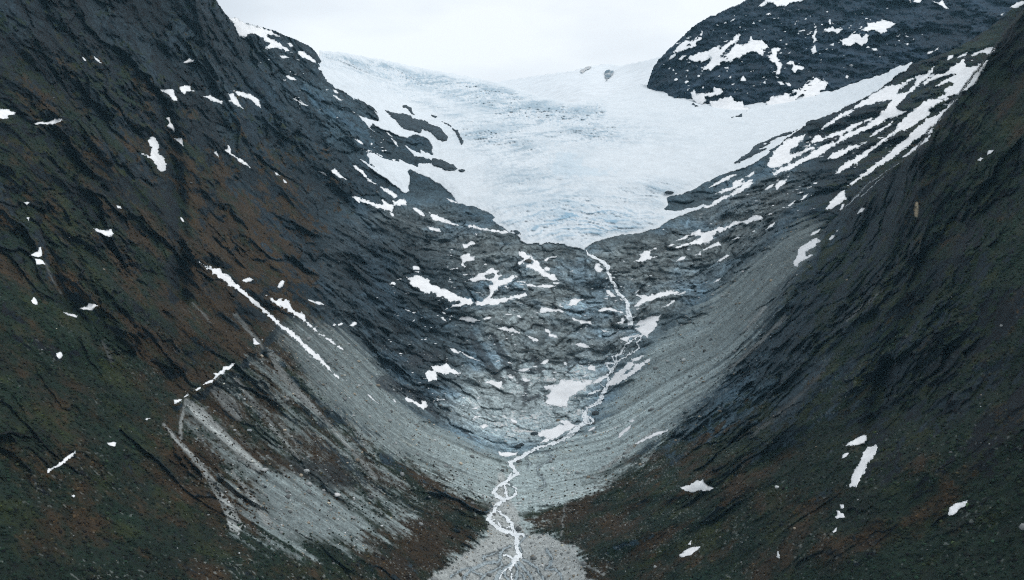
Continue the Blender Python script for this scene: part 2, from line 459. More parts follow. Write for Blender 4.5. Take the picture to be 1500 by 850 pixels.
# blocks and cracks of the bedrock: (border, tone, tilt) at three sizes
LQ = (LD + 1.6 * wob) * 1000
along = (np.abs(X) * 0.6 + Z) + 14 * warp2
bk0 = worley(LQ / 85 + 0.6 * warp1, along / 210 + 0.5 * warp1, 5)
bk1 = worley(LQ / 34 + 0.5 * warp2, along / 70 + 0.5 * warp1, 3)
bk2 = worley(LQ / 14 + 0.8 * warp2, along / 24 + 0.5 * warp2, 11)
bk3 = worley(LQ / 5.5 + 0.5 * n_fine, along / 9 + 0.6 * n_fine, 29)
bx = X + 10 * warp2
sl1 = worley(LQ / 30 + 0.7 * warp1, bx / 105 + 0.5 * warp1, 41)
sl2 = worley(LQ / 11 + 0.6 * warp2, bx / 40 + 0.4 * warp2, 53)
sl3 = worley(LQ / 4.5 + 0.4 * n_fine, bx / 17 + 0.4 * n_fine, 67)
relief = cliff * (24 * r_huge + 8 * r_big + (0.08 + 0.92 * craggy) * (20 * bk0[2] + 12 * bk1[2] + 5.5 * bk2[2] + 1.8 * bk3[2] + 2.0 * r_mid + 1.4 * r_fine + 1.0 * crag_n) + 0.9 * n_fine + 0.6 * grain + 3 * s_big + 0.9 * s_mid + 0.5 * s_fine)
ledge = streak(26, 260, 31, 4, True, 4.0)
ledge2 = streak(9, 120, 33, 3, True, 2.6)
ledge, ledge2 = ledge - ledge.mean(), ledge2 - ledge2.mean()
relief = relief + bowl_soft * (1 - gravel) * (20 * r_big + 5 * r_mid + 1.5 * r_fine + 8 * sl1[2] + 5 * np.clip(sl1[0], 0, 0.5) + 4 * sl2[2] + 2.5 * np.clip(sl2[0], 0, 0.4) + 1.5 * sl3[2] + 3.0 * ledge * (0.6 + 0.8 * n_big) + 2.0 * ledge2 + 1.0 * crag_n + 1.0 * n_fine) * (1 - 0.45 * slab)
relief = relief + gravel * (8 * r_huge + 2.5 * chute + 2.2 * s_big + 1.6 * s_mid + 0.7 * s_fine + 0.8 * n_fine + 0.4 * grain + 0.8 * n_mid)
CUTS = [  # gullies (+) and ribs (-): line, half width, metres
    ([(240, 150, 0), (262, 300, 0), (266, 440, 0)], 13, 26), ([(60, 330, 0), (90, 430, 0), (140, 500, 0)], 9, 10),
    ([(400, 482, 0), (345, 536, 0), (300, 566, 0), (258, 590, 0)], 10, -9), ([(250, 560, 0), (330, 505, 0), (390, 460, 0)], 24, 12),
    ([(298, 388, 0), (360, 432, 0), (420, 480, 0), (490, 545, 0)], 7, 6), ([(390, 434, 0), (440, 470, 0), (500, 520, 0)], 7, 5),
    ([(1300, 540, 0), (1285, 590, 0), (1268, 650, 0)], 14, 16), ([(1350, 220, 0), (1290, 420, 0), (1180, 580, 0), (1120, 640, 0)], 20, -10),
    ([(1400, 330, 0), (1330, 470, 0), (1290, 560, 0)], 20, 14), ([(1180, 430, 0), (1100, 540, 0), (1010, 640, 0)], 14, 7),
    ([(880, 380, 0), (915, 440, 0), (925, 490, 0), (880, 560, 0), (850, 625, 0), (760, 672, 0), (722, 740, 0), (752, 790, 0)], 12, 4),
    ([(262, 640, 0), (300, 690, 0), (335, 745, 0)], 6, 3), ([(600, 470, 0), (680, 560, 0), (720, 600, 0)], 14, 7)]
for pts, wd, dep in CUTS:
    d = boxed(line_d, pts, U, V, wd * 4, 999)
    relief = relief - dep * np.exp(-(d / wd) ** 2) * (1 + 0.35 * n_mid)
under_ice = sstep(2, 14, ice_sd)
edge_calm = 1 - 0.85 * sstep(-25, 8, ice_sd)
out_view = sstep(0, 200, np.maximum.reduce([-U, U - 1500, -V, V - 850]))
relief = relief * edge_calm * (0.35 + 0.65 * np.clip(DB / 900, 0, 1.3))
PUSH = relief * np.minimum(1 / facing, 3.0) * 0.75
UNDER = under_ice * (18 + 1.2 * np.clip(ice_sd, 0, 60))

# ------------------------------------------------------------------ where the snow lies and the water runs
def outline(polys, holes=(), rag=1.0, seed=0.0):
    def F(u, v):
        f = np.full(u.shape, -1e9)
        for p in polys:
            f = np.maximum(f, poly_sd(p, u, v))
        for h in holes:
            f = np.minimum(f, -poly_sd(h, u, v))
        return f + rag * (1.0 * perlin(u / 7, v / 6, seed + 0.3) + 0.8 * perlin(u / 3, v / 2.6, seed + 4.1) + 0.35 * perlin(u / 1.6, v / 1.4, seed + 8.1))
    return F


def bounds(polys, pad=4):
    P = np.concatenate([np.asarray(p) for p in polys])
    return (P[:, 0].min() - pad, P[:, 0].max() + pad, P[:, 1].min() - pad, P[:, 1].max() + pad)


# ------------------------------------------------------------------ snow patches, one by one
T1, T3, T4, T6 = (3, 0, 0), (3, 1000, 0), (3, 0, 283), (3, 1000, 283)
T7, T9 = (2.992, 0, 566), (2.992, 1000, 566)
ZA, ZB, ZC, ZD = (5, 460, 100), (5, 500, 220), (5, 580, 350), (5, 780, 350)
ZE, ZF, ZG, ZH = (5, 950, 280), (5, 950, 130), (5, 1180, 60), (5, 1200, 200)
ZI, ZJ, ZK, ZL, ZM, ZN = (5, 240, 360), (5, 230, 500), (5, 580, 480), (5, 740, 480), (5, 640, 600), (5, 940, 0)
LW, BW, RR, RW, FM, VF, SH = ('snow patches on the left wall', 'snow patches on the rock step below the ice', 'snow bands on the ramps right of the ice', 'snow patches on the right wall',
                              'snow patches on the rounded mountain', 'snow patches beside the stream', 'snow along the left edge of the ice')
SNOW = [
    # left wall
    (LW, 'notched snow patch high on the left wall, farthest out at the left', T1, [[-12, 483, 30, 480, 70, 495, 65, 505, 35, 508, 38, 522, 25, 525, -12, 518]]),
    (LW, 'flat ragged snow strip on a mossy ledge of the left wall', T1, [[142, 545, 165, 535, 210, 537, 240, 525, 272, 522, 275, 530, 235, 548, 205, 548, 180, 545, 160, 550]]),
    (LW, 'large boot-shaped snow patch in the middle of the left wall', T1, [[620, 675, 660, 688, 668, 650, 648, 620, 668, 597, 685, 605, 698, 640, 697, 670, 715, 690, 732, 720, 728, 745, 705, 762, 690, 735, 665, 700]]),
    (LW, 'small zigzag snow patch just above the boot-shaped one', T1, [[728, 520, 745, 514, 752, 540, 769, 562, 766, 582, 732, 555, 744, 540]]),
    (LW, 'small triangular snow patch beside the top of the boot-shaped one', T1, [[763, 609, 800, 607, 804, 642]]),
    (LW, 'dangling snow patch, first of the row below the dark cliff', T1, [[705, 395, 742, 390, 765, 395, 770, 420, 780, 440, 765, 445, 735, 415]]),
    (LW, 'squarish snow patch, second of the row below the dark cliff', T1, [[787, 382, 810, 375, 835, 375, 840, 395, 855, 400, 820, 405, 812, 418, 795, 405]]),
    (LW, 'narrow slanting snow patch, third of the row below the cliff', T1, [[895, 424, 925, 418, 977, 445, 974, 457, 940, 449]]),
    (LW, 'downward pointing snow wedge, fourth of the row below the cliff', T1, [[1000, 412, 1025, 412, 1045, 440, 1067, 478, 1050, 470, 1003, 443, 1015, 437]]),
    (LW, 'curved tapering snow patch, last of the row below the cliff', T1, [[1028, 399, 1060, 404, 1110, 418, 1138, 440, 1148, 477, 1130, 462, 1095, 434, 1050, 422]]),
    (LW, 'small lone snow patch up on the dark cliff face', T1, [[806, 276, 830, 256, 854, 264, 850, 273, 825, 281]]),
    (LW, 'thin snow sliver high on the cliff, upper of two', T1, [[358, 249, 372, 255, 382, 273, 370, 268]]),
    (LW, 'thin snow sliver high on the cliff, lower of two', T1, [[408, 244, 430, 259, 452, 283, 425, 270]]),
    (LW, 'hooked snow streak running down to the brown slope', T1, [[985, 660, 1003, 655, 1000, 638, 1012, 640, 1018, 678, 1060, 698, 1085, 715, 1100, 737, 1060, 715, 1020, 687]]),
    (LW, 'tiny snow triangle beside the hooked snow streak', T1, [[938, 669, 951, 667, 962, 692]]),
    (LW, 'thin slanting snow dash below the far left shoulder', T1, [[1248, 332, 1270, 330, 1307, 353, 1275, 352]]),
    (LW, 'longer slanting snow dash on the slope toward the ice', T1, [[1283, 431, 1310, 438, 1357, 467, 1325, 460]]),
    (LW, 'broad ragged snow sheet on the far left shoulder', T1, [[1005, 70, 1025, 80, 1060, 92, 1100, 105, 1130, 115, 1160, 125, 1200, 140, 1240, 165, 1200, 155, 1170, 150, 1195, 175, 1240, 195, 1280, 225, 1255, 227, 1220, 207, 1195, 212, 1165, 215, 1180, 195, 1150, 165, 1120, 150, 1095, 152, 1080, 165, 1050, 160, 1030, 120]]),
    (LW, 'speckled snow band on the end of the far left shoulder', T1, [[1303, 222, 1330, 225, 1348, 238, 1370, 253, 1392, 272, 1388, 280, 1360, 268, 1330, 252, 1312, 240]]),
    (LW, 'tiny snow dash under the ragged sheet on the far shoulder', T1, [[1223, 243, 1255, 246, 1272, 254, 1240, 257]]),
    (LW, 'slanting snow flake where the far shoulder meets the ice', T1, [[1262, 190, 1275, 188, 1292, 205, 1278, 208]]),
    (LW, 'pair of joined snow flecks by the brown gully', T1, [[1203, 753, 1220, 763, 1235, 775, 1215, 770]]),
    (LW, 'tiny snow fleck below the joined flecks', T1, [[1243, 786, 1267, 806, 1250, 805]]),
    (LW, 'round-ended snow patch, biggest above the twin snow streaks', T4, [[402, 151, 430, 158, 460, 162, 490, 158, 499, 178, 491, 194, 465, 189, 430, 174]]),
    (LW, 'splayed snow patch above a thin trickle on the left wall', T4, [[130, 275, 150, 260, 170, 255, 172, 238, 180, 238, 187, 275, 170, 283, 150, 279]]),
    (LW, 'bow-tie snow patch touching the splayed one from below', T4, [[154, 289, 175, 288, 190, 297, 202, 313, 180, 316, 160, 313]]),
    (LW, 'tiny snow dash far up the dark left wall, upper of two', T4, [[103, 41, 130, 40, 119, 53]]),
    (LW, 'tiny snow spot far up the dark left wall, lower of two', T4, [[113, 106, 131, 104, 126, 127]]),
    (LW, 'little snow bean left of the gully on the left wall', T4, [[510, 54, 530, 58, 537, 71, 518, 67]]),
    (LW, 'little snow dash in the gully of the left wall', T4, [[788, 103, 801, 109, 814, 130, 800, 126]]),
    (LW, 'keyhole-shaped snow spot low on the left wall', T4, [[137, 471, 150, 456, 160, 468, 167, 491, 145, 490]]),
    (LW, 'small winged snow patch by the brown lower slope', T4, [[348, 506, 380, 499, 390, 484, 415, 487, 429, 495, 405, 514, 380, 517, 360, 511]]),
    (LW, 'thin broken snow dash left of the winged patch', T4, [[275, 521, 300, 528, 342, 539, 337, 550, 300, 538]]),
    (LW, 'small round snow spot low in the dark heather', T4, [[246, 705, 270, 697, 277, 715, 262, 730, 249, 721]]),
    (LW, 'long snow streak running straight down its gully, longest on the left', ZI, [[250, 110, 290, 138, 345, 158, 355, 168, 400, 166, 420, 183, 440, 203, 480, 228, 500, 243, 510, 273, 550, 288, 580, 325, 640, 375, 680, 410, 730, 455, 780, 500, 840, 555, 890, 600, 940, 628, 985, 663, 1025, 705, 1065, 740, 1112, 785, 1155, 825, 1210, 895, 1252, 940, 1312, 980, 1270, 972, 1228, 930, 1180, 885, 1110, 832, 1075, 795, 1025, 745, 965, 695, 895, 630, 845, 585, 775, 525, 695, 460, 615, 388, 535, 328, 475, 288, 415, 243, 355, 198, 305, 158, 260, 122]]),
    (LW, 'shorter snow streak with a broad head beside the longest one', ZI, [[748, 368, 780, 380, 820, 395, 850, 385, 870, 395, 895, 383, 915, 410, 930, 445, 960, 480, 985, 490, 1015, 492, 1045, 545, 1090, 590, 1130, 623, 1182, 660, 1235, 700, 1322, 768, 1290, 754, 1220, 710, 1175, 672, 1138, 650, 1088, 608, 1038, 572, 988, 527, 930, 490, 870, 455, 800, 410]]),
    (LW, 'small snow flake above the long snow streak', ZI, [[566, 255, 600, 243, 630, 233, 657, 250, 630, 264, 600, 270]]),
    (LW, 'small upright snow tooth above the broad-headed streak', ZI, [[830, 305, 840, 275, 868, 250, 887, 260, 872, 295, 845, 317]]),
    (LW, 'thin level snow dash right of the broad-headed streak', ZI, [[1058, 396, 1100, 408, 1150, 413, 1188, 438, 1140, 434, 1090, 417]]),
    (LW, 'small snow triangle at the top of the grey cone', ZI, [[653, 683, 668, 680, 680, 698, 707, 719, 680, 727, 656, 720]]),
    (LW, 'tiny snow dot, left one of three below a dark slab', ZI, [[1238, 586, 1245, 569, 1264, 580, 1250, 592]]),
    (LW, 'tiny snow dot, middle one of three below a dark slab', ZI, [[1272, 576, 1300, 563, 1320, 569, 1300, 584, 1280, 587]]),
    (LW, 'tiny snow dot, right one of three below a dark slab', ZI, [[1358, 587, 1375, 569, 1390, 558, 1414, 558, 1412, 582, 1385, 592]]),
    (LW, 'lowest snow lump on the crest of the grey cone', ZJ, [[122, 428, 150, 430, 182, 426, 162, 447, 128, 460]]),
    (LW, 'little snow lump second from the foot of the crest', ZJ, [[193, 411, 215, 388, 237, 391, 205, 414]]),
    (LW, 'little snow lump third from the foot of the crest', ZJ, [[278, 356, 300, 339, 327, 333, 317, 352, 290, 360]]),
    (LW, 'longish snow lump midway along the crest of the grey cone', ZJ, [[333, 319, 360, 299, 385, 283, 412, 281, 407, 300, 370, 314, 345, 324]]),
    (LW, 'knobbly snow strip, longest and topmost on the cone crest', ZJ, [[413, 277, 430, 250, 415, 235, 450, 230, 480, 205, 485, 190, 520, 183, 545, 163, 570, 160, 568, 180, 530, 207, 495, 217, 490, 237, 450, 252, 425, 280]]),
    (LW, 'thin jagged snow line low on the dark left slope', T7, [[200, 386, 210, 365, 240, 350, 270, 330, 295, 300, 332, 281, 335, 291, 300, 327, 270, 347, 235, 362, 207, 386]]),
    (LW, 'tiny three-cornered snow patch low on the dark left slope', T7, [[468, 249, 495, 244, 510, 244, 506, 267, 480, 260]]),
    (LW, 'tiny snow dash above the three-cornered patch', T7, [[630, 147, 645, 139, 662, 140, 645, 149]]),
    (LW, 'tiny snow dot, lowest on the dark left slope', T7, [[312, 481, 322, 475, 331, 478, 322, 489]]),
    # along the ice edge
    (SH, 'small snow fleck on the rock spur beside the glacier, upper one', ZA, [[138, 158, 160, 158, 182, 186, 150, 180]]),
    (SH, 'small snow fleck on the rock spur beside the glacier, lower one', ZA, [[143, 198, 165, 203, 202, 237, 165, 227]]),
    (SH, 'slim snow dash across the blue-grey crag left of the ice', ZA, [[298, 518, 340, 528, 364, 560, 320, 547]]),
    (SH, 'wedge of snow at the brown slope below the crag', ZA, [[128, 746, 155, 733, 185, 768, 243, 819, 190, 803, 133, 772]]),
    (SH, 'thin snow dash left of the snow wedge', ZA, [[31, 754, 75, 762, 97, 790, 60, 778]]),
    (SH, 'short snow stripe in a cleft of the crag, upper one', ZA, [[522, 458, 550, 477, 578, 507, 545, 490]]),
    (SH, 'short snow stripe in a cleft of the crag, lower one', ZA, [[558, 504, 600, 542, 621, 580, 590, 558]]),
    (SH, 'long bent snow sliver left of the big snow tongue', ZB, [[73, 108, 100, 115, 160, 150, 203, 213, 277, 262, 240, 248, 190, 220, 145, 170, 118, 147]]),
    (SH, 'snow spindle at the lower end of the bent sliver', ZB, [[288, 269, 340, 283, 375, 308, 417, 340, 395, 350, 350, 327, 310, 302]]),
    (SH, 'forked snow patch with a curled right end on the left slope', ZB, [[78, 340, 120, 338, 160, 363, 210, 376, 265, 393, 310, 398, 288, 363, 305, 360, 325, 383, 365, 398, 385, 405, 373, 370, 400, 370, 420, 360, 455, 358, 480, 378, 472, 400, 430, 404, 390, 402, 375, 408, 382, 420, 374, 452, 320, 442, 260, 420, 190, 387, 130, 372, 143, 397, 120, 378]]),
    (SH, 'tiny snow tail below the forked patch', ZB, [[353, 453, 375, 463, 400, 494, 370, 485]]),
    (SH, 'plump snow spindle right of the forked patch', ZB, [[518, 423, 550, 422, 590, 448, 615, 478, 602, 492, 560, 463]]),
    (SH, 'long leaf-shaped snow patch under the grey moraine', ZB, [[643, 456, 680, 468, 730, 488, 770, 510, 830, 538, 874, 556, 820, 551, 750, 535, 690, 522, 663, 507]]),
    (SH, 'short snow loaf below the leaf-shaped patch', ZB, [[620, 560, 650, 558, 690, 571, 725, 576, 731, 600, 690, 598, 650, 583]]),
    (SH, 'long thin snow seam leading to the glacier snout', ZB, [[918, 549, 965, 548, 1000, 565, 1080, 577, 1160, 590, 1225, 590, 1245, 602, 1180, 615, 1130, 599, 1050, 589, 975, 575, 930, 565]]),
    (SH, 'tiny snow fleck under the thin snow seam', ZB, [[973, 603, 1003, 613, 985, 635]]),
    (SH, 'layered snow flakes where the moraine ends at the ice', ZB, [[763, 350, 800, 362, 852, 380, 847, 393, 805, 383]]),
    # the rock step
    (BW, 'small winged snow patch at the top left of the rock step', ZB, [[878, 683, 915, 690, 950, 665, 965, 666, 982, 688, 940, 702, 915, 717, 905, 724, 888, 702]]),
    (BW, 'fist-shaped snow patch with a short tail', ZC, [[470, 140, 490, 115, 535, 105, 550, 125, 577, 130, 574, 157, 520, 168, 490, 178, 517, 206, 500, 210, 476, 187, 483, 168]]),
    (BW, 'little snow square above the broad snow slide', ZC, [[118, 198, 170, 201, 180, 230, 130, 227]]),
    (BW, 'tiny snow bar under the little snow square', ZC, [[138, 238, 172, 236, 166, 252]]),
    (BW, 'broad snow slide, biggest on the left of the rock step', ZC, [[82, 285, 110, 285, 150, 265, 185, 280, 215, 285, 245, 300, 248, 325, 290, 340, 330, 360, 370, 375, 420, 395, 460, 415, 500, 432, 550, 445, 572, 465, 555, 482, 500, 487, 450, 502, 392, 505, 418, 485, 480, 470, 455, 460, 390, 462, 345, 425, 310, 435, 295, 400, 260, 395, 225, 405, 180, 385, 160, 360, 120, 345, 100, 320]]),
    (BW, 'branching snow patch like an hourglass in the middle of the step', ZC, [[583, 465, 610, 455, 650, 450, 668, 430, 690, 395, 685, 365, 673, 345, 700, 330, 695, 305, 640, 302, 600, 312, 550, 322, 518, 296, 570, 285, 610, 255, 650, 245, 690, 213, 720, 223, 752, 240, 740, 262, 772, 268, 755, 293, 800, 288, 840, 273, 868, 256, 873, 285, 848, 312, 793, 338, 753, 358, 722, 378, 714, 403, 697, 430, 740, 438, 790, 428, 850, 418, 900, 402, 955, 398, 957, 414, 900, 434, 850, 442, 800, 467, 740, 482, 690, 485, 650, 482, 620, 497, 588, 492]], [[645, 275, 660, 258, 700, 250, 722, 262, 715, 285, 680, 295]]),
    (BW, 'knotted snow chain winding round a brown boulder', ZC, [[898, 192, 903, 165, 935, 150, 903, 125, 903, 100, 920, 86, 962, 106, 992, 123, 1002, 146, 1042, 163, 1057, 193, 1077, 223, 1122, 253, 1162, 263, 1168, 288, 1195, 310, 1150, 305, 1120, 302, 1093, 282, 1058, 262, 1018, 237, 983, 214, 958, 207, 945, 190, 928, 182, 912, 190]], [[932, 172, 948, 148, 985, 143, 1001, 160, 996, 188, 962, 190]]),
    (BW, 'bent snow finger right of the knotted chain, upper one', ZC, [[1083, 155, 1100, 138, 1140, 130, 1183, 125, 1172, 137, 1122, 147, 1112, 164, 1088, 167]]),
    (BW, 'blunt snow blob right of the knotted chain, lower one', ZC, [[1083, 215, 1105, 203, 1132, 213, 1127, 237, 1093, 237]]),
    (BW, 'thin snow seam along a ledge under the knotted chain', ZC, [[943, 326, 980, 328, 1030, 346, 1080, 338, 1120, 333, 1183, 345, 1140, 358, 1100, 364, 1060, 358, 1010, 353, 965, 348]]),
    (BW, 'short snow dash just left of the ledge seam', ZC, [[878, 310, 942, 311, 937, 322, 890, 320]]),
    (BW, 'short snow dash at the right end of the ledge seam', ZC, [[1148, 316, 1198, 320, 1192, 333, 1150, 332]]),
    (BW, 'snow triangle midway between the chain and the waterfall', ZC, [[1237, 492, 1272, 470, 1272, 450, 1300, 438, 1373, 443, 1333, 472, 1312, 490]]),
    (BW, 'winged snow patch like a gull, left of the snow triangle', ZC, [[1008, 549, 1050, 530, 1063, 498, 1100, 501, 1150, 513, 1200, 516, 1230, 530, 1278, 549, 1230, 545, 1190, 533, 1140, 537, 1080, 543]]),
    (BW, 'stepped snow streak below the snow triangle', ZC, [[1283, 572, 1310, 582, 1340, 592, 1380, 597, 1427, 606, 1443, 634, 1400, 623, 1360, 628, 1338, 608, 1298, 598]]),
    (BW, 'level snow strip below the broad slide, larger left piece', ZC, [[447, 590, 490, 573, 530, 571, 570, 578, 613, 600, 570, 614, 530, 612, 490, 600]]),
    (BW, 'level snow strip below the broad slide, thin right piece', ZC, [[622, 592, 660, 573, 707, 570, 692, 587, 650, 596]]),
    (BW, 'small upright snow fleck left of the level strip', ZC, [[322, 573, 345, 570, 373, 608, 345, 598]]),
    (BW, 'tiny snow dot above the upright fleck', ZC, [[333, 533, 362, 538, 364, 554, 345, 550]]),
    (BW, 'tiny snow bar at the far left of the rock step', ZC, [[67, 518, 95, 520, 113, 537, 85, 535]]),
    (BW, 'tiny snow dot beside the far left snow bar', ZC, [[118, 535, 143, 536, 138, 549, 122, 547]]),
    (BW, 'long drooping snow streak in the centre of the lower step', ZC, [[748, 655, 785, 640, 830, 653, 860, 653, 880, 668, 920, 688, 960, 703, 1000, 723, 1040, 733, 1048, 750, 1000, 754, 983, 727, 948, 708, 900, 698, 870, 695, 840, 683, 790, 678]]),
    (BW, 'broken snow hook right of the drooping streak', ZC, [[1091, 658, 1117, 663, 1137, 680, 1132, 695, 1167, 702, 1188, 727, 1150, 722, 1123, 717, 1118, 690, 1093, 682]]),
    (BW, 'smooth snow loaf on the ochre ledge', ZC, [[1310, 772, 1350, 760, 1387, 768, 1421, 797, 1385, 800, 1343, 790]]),
    (BW, 'small snow flake heading a thin snow thread', ZC, [[393, 803, 425, 803, 463, 830, 457, 842, 418, 832]]),
    (BW, 'thin snow thread trailing from the small flake', ZK, [[483, 183, 520, 198, 570, 223, 624, 246, 580, 241, 518, 216]]),
    (BW, 'short snow bar under the hourglass patch', ZC, [[797, 548, 853, 548, 848, 560, 803, 560]]),
    (BW, 'tiny slanting snow fleck beside the short bar', ZC, [[878, 555, 905, 558, 921, 582, 890, 574]]),
    (BW, 'snow wedge left of the middle of the waterfall', ZD, [[528, 370, 560, 378, 592, 403, 618, 427, 570, 427, 543, 397]]),
    (BW, 'arched snow strip over a dome of rock near the waterfall', ZD, [[476, 527, 518, 503, 570, 502, 612, 518, 643, 535, 600, 533, 550, 525, 500, 538]]),
    (BW, 'tiny snow dot between the arched strip and the waterfall', ZD, [[633, 528, 662, 531, 668, 547, 640, 545]]),
    (BW, 'small hooked snow patch left of the waterfall foot', ZD, [[613, 612, 650, 605, 648, 580, 668, 571, 678, 600, 660, 624, 630, 622]]),
    (BW, 'thin snow dash on the ledge below the waterfall', ZD, [[497, 664, 540, 668, 568, 683, 520, 682]]),
    (BW, 'ring of snow round a rock beside the top of the waterfall', ZD, [[453, 215, 458, 185, 485, 176, 499, 193, 485, 203, 505, 213, 527, 220, 510, 237, 485, 242, 463, 237]]),
    (BW, 'swallow-shaped snow patch right of the waterfall', ZD, [[743, 411, 800, 410, 860, 410, 920, 398, 980, 383, 1015, 374, 1042, 383, 1073, 391, 1050, 408, 990, 418, 920, 438, 870, 453, 820, 468, 780, 493, 742, 504, 768, 470, 793, 440, 778, 425]]),
    (BW, 'small snow tip right of the swallow-shaped patch', ZD, [[1058, 410, 1090, 393, 1124, 383, 1112, 402, 1070, 412]]),
    (BW, 'slim snow sliver under the swallow-shaped patch', ZD, [[928, 502, 975, 490, 1010, 463, 1043, 446, 1037, 464, 1000, 488, 960, 502]]),
    (BW, 'spotted snow triangle under the ice on the right slabs', ZD, [[737, 167, 773, 150, 788, 130, 783, 115, 818, 90, 850, 88, 870, 73, 923, 56, 907, 77, 867, 92, 860, 115, 882, 128, 913, 132, 870, 148, 830, 158, 790, 170]]),
    (BW, 'tiny snow dash at the top of the right slabs', ZD, [[988, 54, 1012, 42, 1038, 38, 1012, 57]]),
    (BW, 'long branching snow bar across the right slabs', ZE, [[193, 416, 240, 393, 300, 373, 350, 363, 387, 330, 340, 327, 298, 327, 318, 303, 370, 286, 410, 303, 440, 293, 490, 273, 540, 256, 560, 268, 600, 248, 640, 213, 665, 223, 720, 203, 770, 178, 810, 173, 843, 190, 833, 207, 780, 218, 740, 243, 690, 238, 640, 248, 590, 268, 540, 298, 500, 313, 473, 328, 493, 350, 472, 368, 420, 383, 380, 388, 330, 388, 260, 403, 215, 418]]),
    (BW, 'short snow bar below the branching bar', ZE, [[378, 447, 420, 413, 480, 388, 512, 366, 533, 396, 480, 411, 430, 428]]),
    (BW, 'small snow tip left of the short bar', ZE, [[328, 472, 387, 448, 383, 470]]),
    (BW, 'small snow fin farther left on the slabs', ZE, [[198, 517, 238, 482, 280, 476, 258, 502]]),
    (BW, 'snow fin with pointed ends at the top of the scree', ZE, [[488, 530, 528, 495, 575, 466, 593, 474, 547, 508]]),
    (BW, 'thin broken snow bar left of the branching bar', ZE, [[178, 372, 230, 348, 275, 323, 302, 325, 272, 348, 220, 363]]),
    (BW, 'tiny snow dash left end of the broken bar', ZE, [[138, 407, 165, 390, 193, 391, 162, 408]]),
    (BW, 'small snow dash under the right arm of the branching bar', ZE, [[603, 360, 650, 333, 668, 341, 632, 360]]),
    (BW, 'tiny snow speck under the right arm of the branching bar', ZE, [[752, 297, 785, 281, 778, 299]]),
    (BW, 'pointed snow blade right of the branching bar', ZE, [[856, 287, 893, 240, 933, 226, 908, 260]]),
    (BW, 'small snow blade at the edge of the grey scree', ZE, [[477, 672, 500, 648, 538, 632, 512, 660]]),
    # lower step and stream side
    (VF, 'lobed snow patch left of the pale slabs', ZK, [[210, 340, 230, 318, 262, 310, 258, 283, 300, 283, 340, 278, 370, 259, 392, 283, 432, 308, 482, 341, 440, 348, 400, 333, 370, 343, 320, 333, 292, 328, 305, 350, 298, 382, 265, 390, 238, 393, 222, 360]]),
    (VF, 'curved snow bone at the edge of the left scree', ZK, [[53, 520, 80, 505, 120, 522, 160, 552, 185, 558, 188, 533, 217, 534, 238, 576, 207, 592, 202, 606, 160, 573, 120, 553, 78, 543]]),
    (VF, 'ragged snow patch above the pale slabs', ZK, [[612, 393, 660, 400, 690, 378, 730, 393, 778, 393, 773, 432, 757, 452, 720, 428, 680, 413]]),
    (VF, 'small snow patch left of the dripping ochre ledge', ZK, [[893, 312, 930, 298, 993, 291, 962, 317, 930, 328, 903, 324]]),
    (VF, 'thin snow crumbs above the pale slabs', ZK, [[798, 348, 850, 357, 878, 377, 840, 375]]),
    (VF, 'snow crumbs just right of the thin ones', ZK, [[918, 366, 950, 367, 988, 391, 960, 403, 928, 392]]),
    (VF, 'bright snow fleck in the middle of the pale slabs', ZK, [[818, 652, 850, 667, 895, 690, 882, 708, 850, 693]]),
    (VF, 'small snow fleck at the bottom left of the pale slabs', ZK, [[610, 722, 650, 706, 688, 722, 640, 741]]),
    (VF, 'small slanted snow oval on the ochre ledge', ZK, [[1056, 264, 1090, 238, 1121, 233, 1112, 257, 1085, 275]]),
    (VF, 'wide bright snow sheet left of the stream', ZL, [[283, 557, 308, 525, 298, 495, 330, 470, 288, 455, 288, 433, 320, 418, 350, 423, 388, 415, 398, 393, 450, 388, 490, 373, 520, 388, 560, 398, 590, 383, 638, 383, 633, 402, 592, 433, 548, 468, 513, 493, 473, 513, 458, 547, 448, 578, 400, 588, 350, 573, 310, 568]]),
    (VF, 'snow tongue joining the wide sheet to the stream', ZL, [[637, 402, 680, 367, 740, 347, 753, 365, 692, 398, 652, 415]]),
    (VF, 'frayed little snow patch above the wide sheet', ZL, [[593, 297, 625, 268, 662, 288, 663, 320, 635, 313, 608, 307]]),
    (VF, 'tiny snow dash between the frayed patch and wide sheet', ZL, [[557, 362, 590, 343, 608, 349, 585, 362]]),
    (VF, 'smeared snow fan on the scree right of the stream', ZL, [[743, 422, 778, 375, 808, 328, 858, 298, 898, 258, 950, 222, 1018, 203, 992, 228, 945, 260, 1000, 258, 1063, 215, 1064, 242, 1013, 278, 993, 308, 943, 338, 883, 378, 822, 413, 765, 431]], [[845, 352, 890, 315, 945, 282, 930, 305, 880, 340]]),
    (VF, 'snow bank on the stream, lowest large one', ZL, [[236, 772, 270, 753, 330, 738, 400, 710, 430, 713, 388, 673, 430, 683, 480, 683, 492, 708, 543, 712, 502, 738, 442, 763, 402, 793, 352, 823, 302, 843, 252, 851, 278, 818, 320, 810, 248, 798]]),
    (VF, 'tiny snow spot on the scree right of the stream bend', ZL, [[603, 757, 630, 733, 663, 726, 652, 747, 615, 762]]),
    (VF, 'pale smear of snow on the right scree, left of two', ZL, [[818, 811, 838, 775, 868, 743, 923, 710, 918, 737, 882, 773, 835, 811]]),
    (VF, 'tiny snow dash above the left smear on the scree', ZL, [[903, 692, 930, 670, 968, 673, 932, 698]]),
    (VF, 'long thin snow streak where right scree meets heather', ZL, [[952, 850, 1000, 816, 1050, 793, 1100, 763, 1198, 748, 1152, 775, 1080, 803, 1020, 833, 970, 852]]),
    (VF, 'small level snow patch left of the stream bend', ZM, [[448, 306, 480, 316, 530, 310, 593, 313, 578, 338, 520, 345, 458, 338]]),
